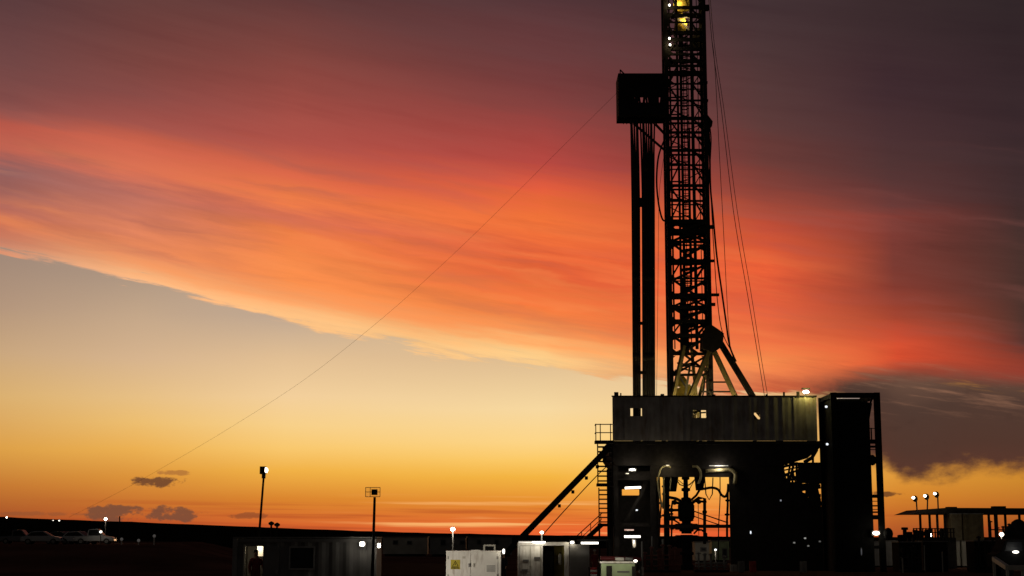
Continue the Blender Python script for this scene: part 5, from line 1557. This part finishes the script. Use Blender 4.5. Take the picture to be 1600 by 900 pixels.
# ------------------------------------------------------------------ parked cars on the terrace
def make_car(loc, label, paint, kind='sedan'):
    t = thing('parked_car', label, 'car', loc, 'cars parked on the terrace')
    x, y, z = loc
    L, W = 4.5, 1.75
    def o(px, pz): return (x + px, z + pz)
    body = [(-2.25, .35), (-2.25, .72), (-2.1, .88), (-1.2, .93), (1.05, .95), (2.0, .80), (2.22, .62), (2.25, .35)]
    MB().prism([o(*p) for p in body], y - W / 2, y + W / 2).build('body', paint, t, bevel=0.05)
    if kind == 'sedan':
        top = [(-1.75, .93), (-1.15, 1.40), (-.6, 1.47), (.25, 1.46), (1.1, .95)]
        win = [(-1.5, .97), (-1.06, 1.35), (.2, 1.40), (.88, .98)]
    else:
        top = [(-.75, .93), (-.65, 1.62), (-.3, 1.70), (.45, 1.68), (1.1, .95)]
        win = [(-.6, .98), (-.52, 1.58), (.4, 1.60), (.9, .98)]
    MB().prism([o(*p) for p in top], y - W / 2 + .12, y + W / 2 - .12).build('cabin', paint, t, bevel=0.04)
    for s_ in (-1, 1):
        yy = y + s_ * (W / 2 - .105)
        MB().prism([o(*p) for p in win], yy - .012, yy + .012).build('side_window', M_GLASS, t)
        MB().prism([o(1.13, .97), o(.34, 1.43), o(.30, 1.41), o(1.08, .955)], y + s_ * 0.02 if s_ < 0 else y + .02, y + s_ * .62).build('windscreen', M_GLASS, t)
        for wx in (-1.4, 1.4):
            w = MB().lathe((x + wx, y + s_ * (W / 2 - .1), z + .33), [(.12, -.11), (.33, -.1), (.33, .1), (.12, .11)], 18, 'y').build('wheel', M_RUBBER, t)
            MB().lathe((x + wx, y + s_ * (W / 2 + .005), z + .33), [(.05, -.02), (.2, -.012), (.2, .012), (.05, .02)], 14, 'y').build('rim', M_GREY, w)
        MB().box(x + 2.17, x + 2.27, y + s_ * .6 - .15, y + s_ * .6 + .15, z + .58, z + .72).build('headlight', M_GLASS, t)
    return t
def gz(p): return ground_z(p.x, p.y) + 0.01
for px, d, kind, m, rot, lab in ((66, 176, 'sedan', M_CAR[0], 0.06, 'silver car furthest left in the dim parked row'), (98, 184, 'sedan', M_CAR[2], -0.35, 'grey car second from the left in the parked row'),
                                (124, 178, 'sedan', M_CAR[1], -0.25, 'white car with a sloping rear in the middle of the parked row'), (148, 174, 'pickup', M_CAR[0], 0.1, 'silver pickup at the right end of the parked row'), (30, 190, 'pickup', M_CAR[2], 0.0, 'dark pickup half lost in shadow at the left edge')):
    p = P(px, 848, d)
    p.z = gz(p)
    c = make_car(tuple(p), lab, m, kind)
    c.rotation_euler.z = rot

# ------------------------------------------------------------------ clutter of the yard
random.seed(21)
def pipe_rig(name, label, cat, px0, px1, py0, d, n, m, foot=0.02, group=None):
    """a small frame of upright and level pipes with flanges"""
    xa, xb, zt = X(px0, 860, d), X(px1, 860, d), Z(py0, d)
    t = thing(name, label, cat, ((xa + xb) / 2, d, 0), group)
    for k in range(n):
        x = xa + (xb - xa) * (k + 0.5) / n + random.uniform(-.1, .1)
        h = zt - random.uniform(0, 0.9)
        MB().tube([(x, d, foot), (x, d, h)], random.uniform(0.05, 0.11), 8).build('riser', m, t, True)
        MB().lathe((x, d, h - 0.1), [(0.1, -0.06), (0.19, -0.05), (0.19, 0.05), (0.1, 0.06)], 12).build('flange', m, t)
    for z in (0.5, zt * 0.45, zt - 0.95):
        MB().tube([(xa, d + 0.12, z), (xb, d + 0.12, z + random.uniform(-.1, .1))], 0.06, 8).build('header_pipe', m, t, True)
    MB().box(xa - 0.1, xb + 0.1, d - 0.4, d + 0.6, 0.03, 0.22).build('skid', M_STEEL, t)
    return t
pipe_rig('choke_manifold', 'dim reddish pipe manifold low between the left rig leg and the preventer', 'manifold', 1004, 1060, 850, 126, 6, mat('rusty_red_paint', (0.16, 0.05, 0.04), 0.6))
pipe_rig('pipe_manifold', 'dark pipe manifold under the right side of the rig opening', 'manifold', 1086, 1136, 862, 127, 5, M_GREY)
pipe_rig('pipe_manifold', 'black pipework in front of the low black tanks on the right', 'manifold', 1408, 1440, 843, 126, 5, M_STEEL)
pipe_rig('pipe_manifold', 'black pipework left of the dark truck under the tank roof', 'manifold', 1524, 1556, 836, 126, 6, M_STEEL)
pipe_rig('pipe_manifold', 'thin upright pipes between the posts of the tank roof', 'manifold', 1546, 1600, 812, 152, 6, M_OLIVE)
for px, d, py, lab in ((1444, 127.5, 852, 'thin pale upright pipe beside the black tanks'), (1410, 125, 872, 'short pale upright pipe near the valve manifold'), (1472, 127, 862, 'faint upright pipe left of the brownish units')):
    tag(MB().tube([(X(px, 870, d), d, 0.02), P(px, py, d)], 0.05, 8).build('upright_pipe', M_CREAM), lab, 'pipe', 'upright pipes in the tank yard')
def drum(px, d, label, m):
    x = X(px, 880, d)
    t = thing('steel_drum', label, 'drum', (x, d, 0), 'steel drums around the yard')
    MB().lathe((x, d, 0.02), [(0.27, 0), (0.29, 0.01), (0.29, 0.28), (0.305, 0.3), (0.29, 0.32), (0.29, 0.58), (0.305, 0.6), (0.29, 0.62), (0.29, 0.87), (0.27, 0.88)], 20).build('body', m, t)
    MB().lathe((x + 0.1, d, 0.9), [(0.03, 0), (0.03, 0.03)], 10).build('bung', M_GREY, t)
drum(1158, 127, 'dark drum nearest the pale box under the right rig leg', M_DGREY)
drum(1176, 127.4, 'red drum under the right rig leg beside a dark one', M_RED)
drum(1255, 126.5, 'grey drum in the shade of the black tower', M_GREY)
# a few small work lamps deep in the dark right leg
for px, py, e, lab in ((1241, 848, 0.5, 'left faint lamp among the dark machinery of the right rig leg'), (1258, 841, 0.9, 'brighter faint lamp among the dark machinery of the right rig leg'), (1263, 853, 0.4, 'lower faint lamp among the dark machinery of the right rig leg'), (1281, 846, 0.25, 'faintest lamp beside the foot of the black tower')):
    bulkhead(px, py, YF + 0.28, 0.2, 0.14, lab, emit('faint_work_lamp', (0.9, 0.9, 0.85), e * 0.35), 0, group='faint lamps low in the rig')
bulkhead(1346, 862, YT - 0.1, 0.10, 0.6, 'thin pale light strip low on the black tower', emit('faint_strip', (0.7, 0.72, 0.8), 0.07), 0)

# more pipework in the opening under the rig floor
YO = 133.6
def run(name, label, cat, pts, r, m=M_BLACK, flanges=()):
    t = thing(name, label, cat, P(pts[0][0], pts[0][1], YO))
    MB().tube([P(px, py, YO) for px, py in pts], r, 8).build('pipe', m, t, True)
    for px, py in flanges:
        q = P(px, py, YO)
        MB().lathe(q, [(r, -0.09), (r * 2.1, -0.07), (r * 2.1, 0.07), (r, 0.09)], 12).build('flange', m, t)
    return t
run('service_pipe', 'pale service pipe just right of the tan hose in the rig opening', 'pipe', [(1036, 795), (1037, 770), (1037, 748), (1033, 738)], 0.075, M_TAN, [(1037, 772)])
run('service_pipe', 'black pipe with two valves along the left edge of the rig opening', 'pipe', [(1030, 842), (1031, 812), (1033, 790), (1031, 770), (1030, 746)], 0.07, M_BLACK, [(1031, 808), (1032, 786)])
run('service_pipe', 'black bent pipe crossing low in the left of the rig opening', 'pipe', [(1030, 806), (1038, 806), (1046, 812), (1052, 812), (1062, 818)], 0.07, M_BLACK, [(1046, 812), (1053, 812)])
run('service_pipe', 'black upright pipe between standpipe and preventer', 'pipe', [(1049, 842), (1050, 815), (1049, 795), (1051, 782)], 0.08, M_BLACK, [(1050, 826), (1049, 803)])
run('service_pipe', 'black upright pipe at the right edge of the rig opening', 'pipe', [(1136, 842), (1136, 812), (1137, 790), (1137, 768)], 0.1, M_BLACK, [(1136, 804), (1137, 782)])
run('service_pipe', 'black valve run right of the preventer near the lower beam', 'pipe', [(1084, 834), (1090, 828), (1096, 828), (1104, 834), (1104, 846)], 0.08, M_BLACK, [(1092, 828)])
run('service_hose', 'black hose sagging under the girder between the two hoists', 'hose', [(1056, 748), (1062, 757), (1070, 760), (1078, 757), (1086, 749)], 0.05, M_RUBBER)
run('service_hose', 'black hose hanging in a loop right of the right hoist', 'hose', [(1101, 746), (1103, 772), (1108, 781), (1113, 772), (1114, 746)], 0.05, M_RUBBER)

# heavy dark machinery crowding the tank yard on the right edge
mp = thing('mud_pump', 'bulky black mud pump with domes standing under the roof at the right edge', 'pump', P(1588, 880, 147))
MB().box(X(1572, 850, 147), X(1612, 850, 147), 147, 149.5, 0.05, Z(838, 147)).build('base', M_BLACK, mp, bevel=0.05)
for px, py, r in ((1580, 826, 0.55), (1591, 818, 0.75)):
    q = P(px, py, 148)
    MB().lathe((q.x, 148, q.z), [(r * 0.85, -1.4), (r, -1.2), (r, -0.2), (r * 0.8, 0.15), (r * 0.4, 0.35), (0.1, 0.42)], 18).build('dome', M_BLACK, mp, True)
MB().tube([P(1566, 842, 147.5), P(1570, 832, 147.5), P(1577, 830, 147.5)], 0.16, 8).build('outlet_pipe', M_BLACK, mp, True)
for px, py, w, lab in ((1437, 829, 0.5, 'black agitator motor at the left end of the tank railing'), (1449, 827, 0.42, 'black agitator motor left of the warm lamp in the tank yard'), (1474, 826, 0.55, 'black agitator motor beside the pale tank panel')):
    d = 143.2
    q = P(px, py, d)
    t = thing('agitator_motor', lab, 'motor', (q.x, d, Z(842, d)), 'agitator motors on the tank top')
    MB().lathe((q.x, d, Z(842, d)), [(w, 0), (w, 0.12), (w * 0.7, 0.16), (w * 0.7, q.z - Z(842, d) - 0.1), (w * 0.5, q.z - Z(842, d))], 14).build('housing', M_BLACK, t, True)
    MB().box(q.x - w * 0.9, q.x - w * 0.6, d - 0.2, d + 0.2, q.z - 0.6, q.z - 0.2).build('terminal_box', M_STEEL, t)
